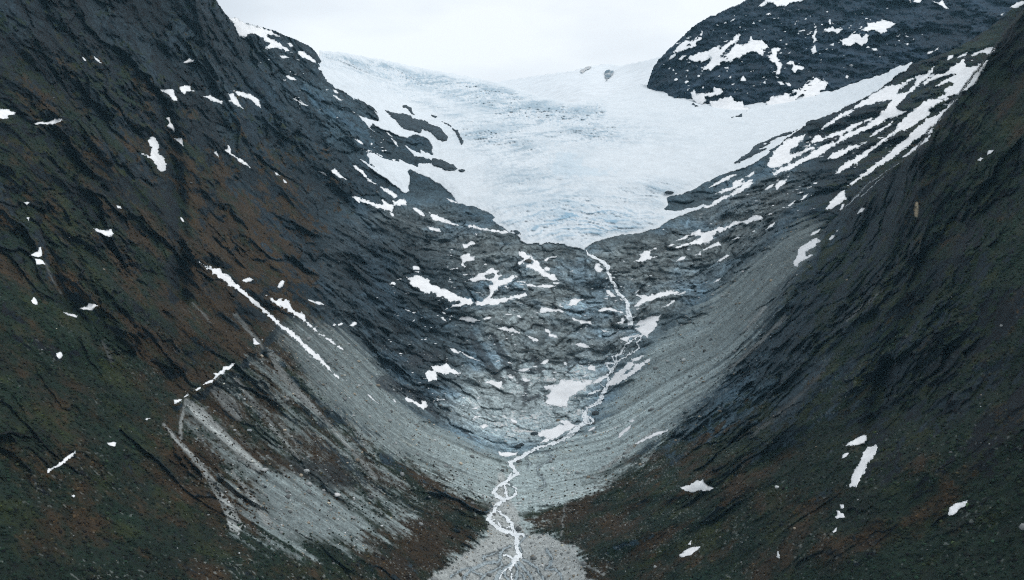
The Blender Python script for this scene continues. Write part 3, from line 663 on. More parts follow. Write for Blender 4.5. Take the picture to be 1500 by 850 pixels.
    (VF, 'irregular snow apron at the foot of the waterfall', ZD, [[743, 642, 785, 600, 830, 583, 870, 568, 938, 558, 932, 580, 912, 607, 907, 640, 872, 683, 840, 723, 800, 703, 760, 668, 738, 655, 800, 640, 815, 632]]),
    (VF, 'snow tongue stretching left from the waterfall apron', ZD, [[622, 737, 680, 718, 740, 703, 783, 698, 772, 718, 720, 728, 690, 758, 668, 747]]),
    (VF, 'narrow snow stripe high on the left scree', (5, 440, 560), [[493, 92, 515, 100, 550, 135, 573, 158, 545, 145, 512, 118]]),
    (VF, 'tiny snow dash below a brown knoll on the left scree', (5, 440, 560), [[672, 122, 690, 127, 710, 155, 688, 145]]),
    # ramps
    (RR, 'thin snow stripe over the right slabs, lower left of the ramps', ZF, [[438, 727, 490, 687, 550, 652, 620, 627, 663, 625, 600, 658, 540, 688, 480, 718]]),
    (RR, 'stepped snow stripe, second from the ice on the ramps', ZF, [[488, 770, 550, 736, 612, 716, 608, 690, 640, 672, 693, 660, 677, 688, 720, 677, 773, 652, 764, 674, 700, 707, 640, 728, 560, 758]]),
    (RR, 'smooth snow stripe running down to the ice tongue', ZF, [[400, 868, 463, 843, 500, 812, 560, 782, 620, 762, 650, 732, 700, 688, 763, 687, 753, 712, 700, 743, 650, 773, 590, 798, 530, 828, 480, 853, 430, 878]]),
    (RR, 'tiny snow dash above the stepped stripe', ZF, [[718, 642, 745, 617, 778, 603, 772, 628, 735, 651]]),
    (RR, 'small snow sliver below the curved snow horn', ZF, [[847, 741, 880, 708, 923, 696, 907, 718, 870, 743]]),
    (RR, 'small plump snow lozenge below the curved snow horn', ZF, [[932, 738, 932, 705, 958, 678, 1018, 660, 1003, 692, 972, 718, 940, 745]]),
    (RR, 'thin snow dash by the scree top', ZF, [[1112, 813, 1140, 783, 1173, 768, 1152, 798, 1125, 818]]),
    (RR, 'tiny snow dash above the scree top', ZF, [[1162, 733, 1197, 708, 1193, 724]]),
    (RR, 'small slanting snow pair at the top of the scree', ZE, [[1013, 112, 1040, 90, 1078, 66, 1062, 90, 1035, 111]]),
    (RR, 'curved snow horn, widest band left on the ramps', ZF, [[873, 557, 888, 510, 923, 455, 978, 398, 1038, 360, 1090, 348, 1148, 338, 1122, 385, 1092, 412, 1062, 437, 1037, 465, 1040, 480, 1100, 463, 1160, 437, 1228, 413, 1202, 442, 1130, 478, 1060, 513, 1025, 543, 970, 562, 940, 578, 883, 581]]),
    (RR, 'thin snow stripe above the long upper band', ZG, [[98, 662, 150, 607, 210, 567, 260, 532, 333, 507, 363, 508, 300, 543, 240, 578, 180, 613, 130, 648]]),
    (RR, 'long upper snow band with dark islands on the ramps', ZG, [[590, 330, 650, 318, 700, 310, 760, 280, 830, 250, 890, 232, 938, 188, 937, 220, 905, 250, 960, 243, 900, 275, 850, 300, 810, 340, 780, 375, 740, 405, 710, 440, 690, 460, 665, 490, 700, 510, 740, 515, 700, 540, 640, 565, 600, 570, 540, 610, 480, 640, 420, 662, 370, 692, 330, 702, 300, 717, 250, 747, 200, 772, 130, 822, 80, 852, 0, 880, -60, 915, -130, 950, -230, 985, -245, 970, -180, 930, -90, 895, 0, 850, 60, 805, 130, 765, 230, 735, 265, 700, 330, 665, 400, 635, 470, 600, 530, 560, 560, 515, 600, 470, 625, 435, 560, 445, 480, 465, 380, 490, 300, 520, 330, 500, 400, 450, 460, 410, 520, 370], [10, 780, 40, 735, 70, 685, 112, 690, 122, 708, 200, 678, 280, 645, 360, 600, 440, 580, 500, 560, 420, 610, 330, 655, 260, 690, 180, 712, 120, 730, 60, 752, 0, 790]], [[678, 382, 700, 345, 760, 298, 812, 283, 792, 322, 750, 367, 702, 387]]),
    (RR, 'large snow sheet with a straight right edge atop the ramps', ZG, [[1010, 240, 1085, 180, 1168, 122, 1157, 165, 1177, 165, 1174, 190, 1240, 178, 1300, 155, 1342, 142, 1295, 225, 1245, 300, 1215, 340, 1188, 364, 1130, 380, 1080, 402, 1000, 428, 955, 428, 985, 405, 1030, 380, 1000, 345, 1075, 330, 1090, 315, 1060, 300, 1010, 320, 942, 338, 990, 300, 1050, 275, 1097, 245, 1040, 250, 990, 270, 900, 300, 870, 330, 850, 310, 900, 270, 960, 245]]),
    (RR, 'long middle snow band tapering down the ramps', ZG, [[1000, 428, 900, 428, 868, 440, 818, 490, 757, 530, 727, 560, 677, 610, 667, 640, 617, 680, 537, 735, 477, 780, 417, 820, 365, 850, 280, 905, 255, 910, 240, 940, 210, 985, 235, 975, 290, 945, 370, 900, 432, 853, 482, 813, 562, 748, 622, 703, 682, 663, 742, 652, 792, 622, 852, 582, 902, 552, 912, 522, 902, 500, 952, 467, 1002, 442, 1062, 415]]),
    (RR, 'long lower snow band along the right wall foot', ZG, [[1107, 427, 1060, 448, 998, 470, 1040, 475, 1030, 490, 1000, 510, 958, 545, 888, 570, 848, 610, 798, 640, 768, 680, 698, 740, 638, 790, 575, 850, 500, 910, 400, 985, 340, 1032, 312, 1062, 350, 1048, 435, 990, 530, 928, 655, 852, 705, 802, 783, 742, 853, 692, 922, 672, 953, 622, 993, 562, 1013, 522, 1053, 490]]),
    (RR, 'hair-thin snow seam under the long lower band', ZG, [[922, 678, 878, 713, 818, 763, 757, 808, 715, 850, 742, 852, 802, 803, 872, 748, 908, 708]]),
    (RR, 'thin snow stripe between the upper and middle bands', ZG, [[452, 715, 518, 657, 580, 627, 644, 586, 622, 618, 562, 653, 500, 693]]),
    (RR, 'frayed snow band left of the long middle band', ZH, [[57, 168, 95, 122, 160, 102, 230, 72, 272, 59, 300, 60, 353, 33, 332, 53, 282, 83, 232, 98, 202, 118, 152, 153, 100, 168]]),
    (RR, 'broad pointed snow triangle at the top of the scree', ZE, [[1293, 138, 1328, 83, 1368, 43, 1413, 2, 1440, -10, 1437, 30, 1448, 57, 1392, 98, 1342, 128]]),
    (RR, 'thin snow sliver beside the broad pointed triangle', ZE, [[1393, 150, 1418, 98, 1437, 93, 1417, 137]]),
    (RR, 'arrowhead of snow, highest band on the ramps', ZG, [[1216, 108, 1240, 83, 1290, 68, 1340, 46, 1398, 48, 1390, 82, 1340, 103, 1310, 88, 1270, 93, 1235, 110]]),
    (RR, 'small snow nub left of the snow arrowhead', ZG, [[1103, 132, 1130, 103, 1188, 82, 1173, 107, 1130, 123]]),
    (RR, 'small snow knob, second left of the arrowhead', ZG, [[1033, 142, 1048, 108, 1083, 103, 1078, 122, 1045, 145]]),
    # right wall
    (RW, 'bent snow patch with a claw on the scree beside the heather', ZE, [[1058, 532, 1078, 490, 1093, 455, 1103, 413, 1150, 383, 1200, 358, 1230, 337, 1241, 355, 1268, 356, 1217, 403, 1172, 428, 1148, 457, 1153, 480, 1180, 470, 1205, 468, 1172, 493, 1122, 518, 1088, 553, 1063, 551]]),
    (RW, 'thin snow dash above the claw-shaped patch', ZE, [[1176, 333, 1198, 306, 1258, 278, 1248, 300, 1202, 325]]),
    (RW, 'small notched snow spot right of the claw-shaped patch', ZE, [[1318, 352, 1345, 323, 1363, 320, 1353, 347, 1330, 365]]),
    (RW, 'tiny snow dash above the notched spot', ZE, [[1368, 297, 1394, 278, 1383, 300]]),
    (RW, 'thin snow edge near the top right of the wall', T3, [[1435, 35, 1470, 10, 1512, 2, 1508, 18, 1460, 37]]),
    (RW, 'tiny snow speck below the thin edge at the top', T3, [[1393, 68, 1402, 60, 1414, 57, 1405, 69]]),
    (RW, 'tiny snow wedge on the rusty ledge, upper of two', T3, [[1338, 682, 1343, 661, 1372, 658, 1357, 674]]),
    (RW, 'tiny snow spot on the rusty ledge, lower of two', T3, [[1296, 705, 1308, 691, 1322, 696, 1309, 709]]),
    (RW, 'small snow fleck near the blue trickle', T6, [[765, 92, 783, 66, 802, 63, 792, 80]]),
    (RW, 'tall snow slab leaning in the gully of the right wall', T9, [[730, 435, 745, 385, 770, 340, 795, 290, 810, 265, 845, 256, 856, 268, 851, 285, 836, 310, 806, 345, 796, 380, 776, 415, 766, 440, 745, 448, 735, 443]]),
    (RW, 'short snow slab above the tall leaning one', T9, [[713, 263, 735, 242, 770, 224, 790, 211, 810, 214, 806, 236, 795, 252, 770, 257, 740, 260]]),
    (RW, 'tiny snow spot between the two snow slabs', T9, [[693, 320, 703, 300, 725, 288, 730, 297, 711, 314]]),
    (RW, 'snow patch with a narrow handle on the lower right slope', T9, [[1158, 556, 1170, 534, 1195, 514, 1220, 509, 1250, 498, 1247, 516, 1216, 537, 1191, 562, 1167, 569]]),
    (RW, 'top snow speck of the little string below the tall slab', T9, [[688, 519, 706, 516, 707, 533, 691, 537]]),
    (RW, 'middle snow splash of the little string below the tall slab', T9, [[667, 573, 680, 560, 674, 544, 687, 544, 692, 555, 706, 559, 712, 576, 690, 578, 673, 582]]),
    (RW, 'lowest snow speck of the little string below the tall slab', T9, [[656, 637, 676, 618, 672, 636, 661, 644]]),
    (RW, 'ragged level snow patch on the brown right slope', T9, [[-10, 443, 30, 428, 60, 416, 90, 408, 97, 425, 112, 440, 153, 445, 110, 460, 70, 457, 35, 468, 0, 452]]),
    (RW, 'slanting snow patch lowest on the brown right slope', T9, [[-14, 740, 20, 713, 50, 703, 88, 697, 62, 722, 30, 743, -8, 752]]),
    (RW, 'tiny snow speck above the lowest slanting patch', T9, [[20, 693, 38, 676, 37, 698]]),
    (RW, 'tiny upright snow fleck low in the right heather', T9, [[410, 747, 417, 722, 427, 740, 423, 755]]),
    # the rounded mountain
    (FM, 'snow blade near the left skyline of the rounded mountain', ZN, [[230, 382, 265, 340, 320, 300, 350, 298, 385, 290, 420, 265, 440, 230, 452, 238, 432, 290, 402, 312, 397, 337, 330, 362, 270, 382, 240, 390]]),
    (FM, 'largest snow patch of the rounded mountain, with a slanting bar', ZN, [[328, 437, 370, 405, 430, 385, 490, 370, 530, 343, 575, 353, 620, 318, 680, 273, 717, 253, 728, 268, 682, 312, 632, 352, 592, 392, 582, 414, 640, 380, 670, 345, 690, 328, 740, 318, 788, 303, 798, 278, 832, 278, 842, 295, 892, 293, 912, 335, 922, 350, 882, 362, 902, 380, 892, 412, 850, 402, 840, 378, 790, 381, 740, 403, 715, 428, 680, 428, 630, 463, 590, 453, 540, 493, 500, 523, 488, 502, 443, 520, 458, 490, 488, 465, 518, 420, 500, 412, 465, 443, 430, 453, 390, 448]]),
    (FM, 'drooping snow patch right of the largest one on the mountain', ZN, [[918, 412, 953, 395, 958, 358, 1000, 343, 1018, 360, 988, 376, 992, 430, 1003, 455, 1028, 475, 1018, 512, 1012, 547, 983, 542, 998, 500, 978, 467, 948, 452]]),
    (FM, 'upright snow streak on the mountain, upper of two', ZN, [[1246, 262, 1268, 226, 1285, 233, 1271, 270, 1283, 295, 1255, 321, 1258, 290]]),
    (FM, 'upright snow streak on the mountain, lower of two', ZN, [[1235, 362, 1270, 328, 1277, 370, 1288, 385, 1250, 401, 1243, 375]]),
    (FM, 'splashed snow patch in the middle of the mountain', ZN, [[1063, 467, 1090, 443, 1117, 453, 1127, 475, 1160, 483, 1188, 495, 1177, 517, 1140, 508, 1125, 533, 1098, 512, 1108, 482]]),
    (FM, 'thin winged snow patch high on the mountain', ZN, [[1328, 237, 1370, 203, 1402, 196, 1412, 213, 1473, 210, 1432, 247, 1400, 232, 1360, 234]]),
    (FM, 'tiny snow peak above the winged patch', ZN, [[1366, 162, 1377, 138, 1408, 176, 1380, 180]]),
    (FM, 'small snow cone low on the mountain face', ZN, [[717, 593, 744, 552, 773, 593, 750, 597]]),
    (FM, 'tiny snow spot right of the small cone', ZN, [[887, 606, 906, 592, 911, 614, 895, 616]]),
    (FM, 'tiny snow spot left of the small cone', ZN, [[637, 566, 655, 557, 658, 574, 645, 576]]),
    (FM, 'small snow fleck above the ragged apron, left of two', ZN, [[998, 599, 1030, 598, 1048, 622, 1018, 623]]),
    (FM, 'small snow fleck above the ragged apron, right of two', ZN, [[1057, 609, 1085, 612, 1109, 640, 1078, 637]]),
    (FM, 'ragged snow apron at the right foot of the mountain', ZN, [[918, 755, 945, 718, 990, 698, 1050, 688, 1080, 688, 1110, 658, 1162, 643, 1162, 663, 1200, 618, 1250, 588, 1280, 567, 1322, 593, 1359, 603, 1352, 643, 1302, 668, 1312, 693, 1270, 730, 1230, 740, 1160, 775, 1100, 790, 1040, 800, 1010, 790, 960, 790]], [[1082, 720, 1090, 695, 1120, 678, 1132, 685, 1115, 710], [1135, 725, 1150, 700, 1180, 690, 1190, 700, 1160, 730], [1155, 770, 1170, 750, 1205, 745, 1210, 760, 1180, 782]]),
    (FM, 'ragged snow fringe at the left foot of the mountain', ZN, [[358, 682, 385, 657, 400, 690, 440, 678, 480, 683, 530, 668, 528, 638, 560, 643, 598, 670, 572, 693, 520, 703, 462, 713, 472, 742, 440, 765, 400, 755, 365, 722]]),
    (FM, 'wide snow fringe in the middle of the mountain foot', ZN, [[495, 745, 560, 733, 620, 708, 650, 703, 692, 743, 740, 738, 752, 780, 802, 798, 800, 820, 740, 825, 650, 822, 560, 820, 505, 800]]),
    (FM, 'long snow cap on the top edge of the mountain', ZN, [[848, 52, 880, 18, 918, -8, 1195, -8, 1152, 17, 1100, 17, 1060, 40, 1000, 47, 960, 24, 920, 17, 880, 48]]),
    (FM, 'spiky snow patch on the right of the mountain, upper one', T3, [[785, 129, 815, 117, 810, 99, 850, 97, 880, 88, 900, 93, 938, 104, 907, 122, 902, 142, 870, 147, 840, 132, 810, 139]]),
    (FM, 'spiky snow patch on the right of the mountain, lower one', T3, [[693, 177, 725, 164, 745, 148, 780, 148, 790, 163, 805, 148, 820, 154, 810, 192, 790, 202, 760, 190, 735, 203, 703, 197]]),
    (FM, 'tiny snow dash under the lower spiky patch', T3, [[827, 211, 850, 212, 856, 222, 838, 224]]),
    (FM, 'small snow edge at the top right of the mountain', T3, [[980, -5, 1053, -5, 1048, 12, 1000, 12]]),
    (FM, 'dribbling snow trail at the top right of the mountain', T3, [[1092, 2, 1125, 13, 1140, -2, 1153, 20, 1173, 42, 1150, 37, 1128, 23]]),
    (FM, 'thin snow stripe on the left ridge of the mountain', ZN, [[192, 443, 213, 408, 252, 392, 243, 413, 210, 438]]),
    (FM, 'short snow stripe left of the largest patch', ZN, [[272, 433, 298, 408, 328, 407, 292, 441]]),
    (FM, 'tiny snow dash right of the upright streaks', ZN, [[1378, 331, 1407, 317, 1403, 335]]),
    (FM, 'small snow dash on the right edge below the mountain', ZG, [[883, 102, 900, 80, 933, 76, 917, 94]]),
    (FM, 'thin snow fleck above the dash at the mountain edge', ZG, [[938, 80, 955, 58, 974, 50, 967, 67]]),
    (FM, 'little snow spot on the dark foot of the mountain', ZG, [[288, 268, 300, 252, 322, 256, 305, 275]]),
]
def w(t, *xyw):
    return [(t[1] + xyw[i] / t[0], t[2] + xyw[i + 1] / t[0], xyw[i + 2]) for i in range(0, len(xyw), 3)]


FALL = [w(ZD, 392, 82, 0.8, 412, 115, 1.6, 450, 138, 2.0, 490, 155, 2.2, 522, 178, 3.0, 545, 205, 3.6, 552, 235, 2.6, 570, 268, 2.6, 580, 300, 2.2, 596, 340, 2.8, 618, 375, 2.6, 630, 405, 2.6, 665, 432, 2.4, 688, 460, 2.4, 695, 492, 2.8, 700, 530, 3.4, 712, 565, 3.8, 716, 600, 4.4, 716, 632, 4.6)]
STREAM = [
    w(ZL, 1000, 55, 1.0, 960, 75, 1.0, 930, 92, 1.0, 885, 128, .9, 850, 170, 1.0, 805, 208, 1.2, 815, 245, 1.1, 785, 300, 1.3, 752, 350, 1.2, 760, 390, 1.5, 742, 430, 2.0, 715, 480, 2.2, 705, 525, 2.2, 655, 568, 1.5, 605, 588, 1.5, 582, 640, 2.6, 595, 690, 2.8, 562, 712, 2.0, 480, 770, 1.8, 420, 822, 1.8, 350, 852, 1.2),
    w(ZL, 995, 60, .8, 962, 112, .8, 982, 150, .9, 930, 182, .8, 880, 222, .9, 832, 240, .8, 802, 290, 1.0, 780, 332, 1.0),
    w(ZL, 900, 100, .6, 860, 190, .7, 780, 212, .7, 800, 260, .7, 740, 262, 1.2, 770, 320, .8), w(ZL, 720, 360, .7, 690, 400, .5, 720, 440, .8), w(ZL, 690, 460, .8, 640, 480, .8, 600, 500, .4), w(ZL, 700, 520, .7, 720, 500, 1.0),
    w(ZL, 560, 590, .6, 570, 620, .8, 600, 650, 1.2, 650, 680, 1.2, 620, 705, 1.2), w(ZL, 660, 550, .6, 700, 560, .5),
    w(ZM, 1040, 135, 1.6, 985, 188, 1.8, 900, 222, 1.3, 820, 255, 1.2, 722, 287, 1.3, 660, 325, 1.8, 600, 358, 1.8, 538, 384, 1.6, 548, 420, 1.8, 570, 452, 2.0, 592, 466, 1.6, 535, 502, 1.9, 492, 542, 1.8, 448, 572, 1.4, 415, 605, 1.4, 440, 638, 1.6, 482, 660, 1.8),
    w(ZM, 545, 470, 1.0, 520, 505, 1.3, 505, 530, 1.2), w(ZM, 595, 465, 1.4, 560, 440, 1.0),
    w(ZM, 530, 546, .9, 572, 578, 1.1, 578, 612, 1.0, 548, 642, 1.2, 505, 655, 1.6), w(ZM, 490, 560, 1.0, 500, 590, 1.4, 512, 625, 1.6, 520, 650, 1.4),
    w(ZM, 515, 650, 1.6, 478, 672, 1.8, 440, 702, 2.2, 425, 730, 2.2, 398, 765, 1.8, 380, 790, 1.8, 388, 822, 1.7, 432, 852, 1.8),
    w(ZM, 440, 745, 1.0, 490, 775, 1.1, 530, 812, 1.4, 548, 850, 1.3),
    w((5, 620, 680), 478, 370, 1.8, 482, 412, 1.8, 530, 455, 2.0, 590, 490, 2.2, 655, 510, 2.2, 682, 522, 2.4), w((5, 620, 680), 600, 388, 1.2, 640, 432, 1.2, 668, 480, 1.4, 690, 515, 1.5, 735, 522, 1.0),
    w((5, 620, 680), 505, 400, .8, 545, 415, .8, 560, 450, .8, 590, 485, .9), w((5, 620, 680), 600, 470, .8, 645, 460, .8, 655, 490, .8),
    w((5, 620, 680), 680, 520, 2.4, 688, 560, 2.4, 680, 605, 2.4, 690, 640, 2.2, 712, 668, 2.4, 670, 698, 2.6, 660, 725, 1.8), w((5, 620, 680), 660, 725, 1.4, 640, 770, 1.0, 650, 820, .9, 640, 880, 1.0, 655, 1000, 1.2), w((5, 620, 680), 655, 740, .8, 580, 790, .8, 545, 860, .9, 520, 960, 1.0), w((5, 620, 680), 590, 662, .8, 625, 675, 1.2, 655, 692, 1.4), w((5, 620, 680), 715, 660, 1.0, 722, 690, .8),
]
ZP = (5, 620, 680)
CHANNELS = [w(ZP, 660, 728, 2.2, 610, 755, 2.0, 560, 795, 1.8, 530, 850, 2.0, 505, 900, 2.0, 480, 1000, 2.2), w(ZP, 640, 598, 1.0, 580, 632, 1.2, 558, 660, 1.4, 565, 690, 1.2, 555, 715, 1.0, 470, 722, 1.6, 400, 752, 1.8, 350, 775, 1.5, 300, 830, 1.2, 280, 900, 1.2, 240, 1000, 1.5),
            w(ZP, 720, 640, .8, 700, 605, .8, 690, 580, .8), w(ZP, 700, 725, 1.8, 735, 760, 1.4, 770, 800, 1.4, 800, 850, 1.6, 830, 920, 1.6, 850, 1000, 1.6), w(ZP, 735, 700, 1.2, 790, 735, 1.4, 830, 755, 1.2, 850, 800, .9, 890, 850, .8, 930, 950, 1),
            w(ZP, 900, 620, 1.0, 925, 660, 1.4, 940, 690, .9, 930, 735, 1.6, 895, 770, .9, 960, 770, 1.0, 1000, 800, .9, 1020, 850, .8, 1050, 950, .8), w(ZP, 610, 760, 1.0, 590, 800, 1.0, 620, 850, 1.4, 630, 950, 1.5), w(ZP, 680, 740, 1.2, 690, 790, 1.2, 680, 850, 1.8, 690, 950, 2),
            w(ZP, 460, 725, .8, 440, 680, .7, 520, 655, .8, 560, 640, .8), w(ZP, 400, 755, .8, 330, 760, .8, 250, 790, .8, 200, 830, .7), w(ZP, 560, 700, .9, 580, 740, .9, 540, 770, .9, 470, 800, 1.2, 420, 850, 1.2, 380, 950, 1.2), w(ZP, 350, 780, 1, 390, 800, .9, 440, 810, .8), w(ZP, 720, 800, .8, 740, 850, .9, 760, 920, 1),
            w(ZM, 650, 340, .4, 680, 400, .5, 660, 440, .4), w(ZM, 790, 310, .5, 850, 350, .6, 800, 390, .5, 735, 425, .5, 740, 470, .5, 775, 500, .5, 795, 560, .6, 750, 580, .5), w(ZP, 735, 520, 1.2, 745, 535, 1.0, 715, 560, .8, 700, 590, .8)]
# ---- snow lies smooth: the ground under it is filled and evened out
for row in SNOW:
    row_polys = [tr(*row[2], *p) for p in row[3]]
    if row[0] == FM:
        continue
    for p in row_polys:
        m = sstep(-3.0, 2.5, boxed(poly_sd, p, U, V, 10, -10))
        snowy = m if row is SNOW[0] and p is row_polys[0] else np.maximum(snowy, m)
PUSH_CALM = blur(PUSH, 5.0)
PUSH = PUSH * (1 - snowy) + PUSH_CALM * snowy
D_GROUND = DB - PUSH + UNDER
D_CALM = DB - PUSH_CALM + UNDER
wet_d = np.full(U.shape, 99.0)
for pts in STREAM:
    wet_d = np.minimum(wet_d, boxed(line_d, pts, U, V, 14, 99))
for pts in CHANNELS:
    wet_d = np.minimum(wet_d, -0.6 + boxed(line_d, pts, U, V, 14, 99))
for pts in FALL:
    wet_d = np.minimum(wet_d, 1.5 + boxed(line_d, pts, U, V, 14, 99))
# how much each spot stands up or lies flat once the relief is in
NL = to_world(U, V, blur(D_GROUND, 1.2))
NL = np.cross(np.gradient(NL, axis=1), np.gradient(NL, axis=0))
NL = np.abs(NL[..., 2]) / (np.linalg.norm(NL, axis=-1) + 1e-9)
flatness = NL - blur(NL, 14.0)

# ---- skyline of the left wall and the crest behind the ice: beyond it the ground falls away behind
SKY = [(-1000, -900), (200, -500), (300, -40), (316, -2), (322, 8), (330, 20), (338, 27), (350, 31), (368, 38), (385, 40), (402, 44), (418, 52), (432, 57), (447, 64), (456, 69), (463, 76), (470, 87), (478, 98), (485, 109), (492, 124),
       (520, 130), (600, 130), (700, 145), (800, 160), (900, 170), (960, 168), (1040, 172), (1120, 165), (1180, 150), (1250, 130), (1300, 112), (1335, 94), (1365, 84), (1395, 72), (1420, 60), (1445, 44), (1470, 24), (1500, -4), (1530, -60), (1600, -500), (2500, -900)]
sky_v = np.interp(LU, *zip(*SKY)) + 1.2 * perlin(LU / 11, 0.3, 0.7) + 0.7 * perlin(LU / 4, 9.3, 0.7)
sky_v = np.where((LU > 500) & (LU < 1300), np.interp(LU, *zip(*SKY)), sky_v)
over = np.clip(sky_v[None, :] - V, 0, None)
VC = np.maximum(V, sky_v[None, :])
D_SKY = lut(D_GROUND, U, VC)
P_GROUND = to_world(U, VC, D_SKY)
P_GROUND = fall_back(P_GROUND, over, 10, 5)
keep_cells = over[1:, 1:] < 40
# ---- what covers the ground: rock, gravel, heather and moss (albedo, side vignette painted in)
def mix(a, b, t):
    return a + (b - a) * t[..., None]
def c3(*v):
    return np.asarray(v, float)
# rock
b1, b2, b3 = ([o * (1 - bowl_soft) + s * bowl_soft for o, s in zip(*pair)] for pair in ((bk1, sl1), (bk2, sl2), (bk3, sl3)))
band = (0.15 + 0.2 * bowl) * (s_mid + s_fine) + 0.40 * n_mid + 0.65 * n_fine + 0.35 * grain + 0.22 * b1[1] + 0.22 * b2[1] + 0.16 * b3[1]
wall = (1 - bowl_soft) * (0.42 + 0.23 * sstep(300, 120, V) * sstep(250, 450, U) * sstep(900, 500, U))  # wall rock dimmed to deepen the painted side vignette, less high up
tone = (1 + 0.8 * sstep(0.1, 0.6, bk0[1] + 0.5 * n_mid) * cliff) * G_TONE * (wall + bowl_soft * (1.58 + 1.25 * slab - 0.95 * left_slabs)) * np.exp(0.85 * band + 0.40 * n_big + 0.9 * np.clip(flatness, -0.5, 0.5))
cr = 0.30 * n_fine + 0.12 * grain
for bb, wd, k in ((b1, 0.10, 0.62), (b2, 0.13, 0.50), (b3, 0.16, 0.35)):
    tone = tone * (1 - k * sstep(wd, 0.0, bb[0] + 0.25 * cr * wd / 0.1 + 0.05 * n_mid))
thin_lines = streak(4.2, 60, 36, 2, True, 3.5)
tone = tone * (1 - 0.40 * sstep(0.35, 0.7, thin_lines + 0.25 * n_fine) * (0.3 + 0.7 * bowl))
seam = sstep(0.15, 0.45, ledge2 + 0.4 * n_mid + 0.2 * n_fine) * bowl
tone = tone * (1 - 0.40 * seam)
streaky = sstep(0.15, 0.6, s_fine * 0.9 + n_mid * 0.9 + 0.3 * n_fine) * left_slabs
tone = tone * (1 - 0.6 * streaky)
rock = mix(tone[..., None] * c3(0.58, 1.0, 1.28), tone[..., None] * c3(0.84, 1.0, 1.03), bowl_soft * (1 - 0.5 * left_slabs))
blueish = sstep(-0.15, 0.4, n_big + 0.4 * n_mid)
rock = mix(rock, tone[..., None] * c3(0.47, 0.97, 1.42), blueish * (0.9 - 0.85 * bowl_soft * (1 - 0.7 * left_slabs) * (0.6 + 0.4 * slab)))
warm = sstep(0.22, 0.55, fbm(X / 70, Y / 70, Z / 70, 4, 0.6, seed=41)) * 0.7
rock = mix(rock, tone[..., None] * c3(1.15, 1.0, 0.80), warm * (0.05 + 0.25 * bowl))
# heather, moss and grass
nv = 0.55 * n_mid + 0.55 * n_fine + 0.45 * n_big + 0.25 * s_mid + 0.2 * grain
nv = nv + (0.25 * bk2[1] + 0.22 * bk1[1]) * cliff
veg = (1 - 0.95 * bowl * sstep(0.72, 0.45, G_VEG * (1 - slab) * (V < 600))) * sstep(0.50, 0.60, G_VEG + 0.55 * nv + 0.9 * np.clip(flatness, -0.5, 0.5))
rust = sstep(0.34, 0.66, G_RUST + 0.85 * fbm(X / 60, Y / 60, Z / 60, 5, 0.65, seed=51) + 0.2 * n_fine)
vt = np.exp(0.7 * n_fine + 0.55 * n_mid + 0.45 * grain + 0.5 * n_big - 0.50)[..., None]
moss = c3(0.0100, 0.0240, 0.0130) * vt
heath = c3(0.048, 0.030, 0.013) * vt
ochre = c3(0.095, 0.066, 0.026) * vt
vegc = mix(moss, heath, rust)
grassy = sstep(0.2, 0.6, fbm(X / 45, Y / 45, Z / 45, 4, 0.65, seed=53) + 0.2)
vegc = mix(vegc, c3(0.036, 0.044, 0.010) * vt, grassy * (1 - rust) * 0.7)
gold = sstep(0.35, 0.7, fbm(X / 35, Y / 35, Z / 35, 4, 0.6, seed=52) + 0.35 * G_RUST - 0.1) * sstep(0.3, 0.6, G_RUST)
vegc = mix(vegc, ochre, gold * 0.6)
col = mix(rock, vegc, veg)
# gravel
gt = np.exp(0.30 * s_mid + 0.75 * chute + 0.95 * chute_fine + 0.60 * n_fine + 0.22 * n_mid + 0.4 * grain)
g_tone = grid([[.10] * 11, [.10] * 11,
               [.10, .10, .10, .08, .09, .14, .14, .14, .13, .09, .09],
               [.10, .10, .10, .10, .12, .18, .18, .20, .16, .09, .09],
               [.10, .10, .12, .17, .24, .36, .38, .28, .18, .09, .09],
               [.10, .10, .19, .20, .26, .46, .42, .22, .11, .09, .09],
               [.10, .10, .17, .21, .27, .50, .48, .18, .11, .09, .09]])
grav = (g_tone * gt)[..., None] * c3(0.84, 1.02, 1.03)
lich = sstep(0.2, 0.55, fbm(X / 28, Y / 28, Z / 28, 4, 0.65, seed=61)) * 0.42
grav = mix(grav, (g_tone * gt)[..., None] * c3(1.10, 1.0, 0.70), lich * 0.7)
tongue = sstep(0.24, 0.5, s_mid * 0.5 + 0.6 * chute + 0.4 * chute_fine + 0.45 * s_big + 0.4 * n_mid + 0.3 * n_fine + 0.25 * G_VEG)          # tongues of heather creeping down the scree
gm = np.clip(np.maximum.reduce([scree_right * (1 - 0.7 * tongue), scree_left * (1 - 0.75 * tongue), cone * (1 - cone_veg) * (1 - 0.6 * tongue * sstep(690, 750, V))]), 0, 1)
# gravel breaks through the heather around the screes
around = blur(np.clip(np.maximum.reduce([scree_right, scree_left, cone]), 0, 1), 22.0)
around = np.maximum(around, 0.38 * debris)
around = np.maximum(around, 0.85 * blur(fan * (V < 900), 16.0))
thin = sstep(0.35, 0.7, around * 1.3 + 0.45 * s_mid + 0.5 * n_mid + 0.5 * n_fine - 0.05) * (1 - bowl) * sstep(380, 520, V)
gm = np.maximum(gm, 0.75 * thin * sstep(0.02, 0.2, around))
col = mix(col, grav, gm)
col = mix(col, rock * 1.3, moraine)
col = mix(col, np.ones_like(col) * c3(0.020, 0.026, 0.030) * vt, np.clip(crag + crag2 * sstep(0, 0.5, n_mid + 0.4 * n_fine - 0.05), 0, 1) * 0.7)
fan_c = (0.37 * np.exp(0.35 * n_fine + 0.15 * n_mid + 0.25 * grain))[..., None] * c3(0.94, 1.0, 0.98)
col = mix(col, fan_c, fan)
wetm = sstep(2.4, -0.5, wet_d + 3.5 * n_fine + 1.5 * n_mid + 1.0 * grain)
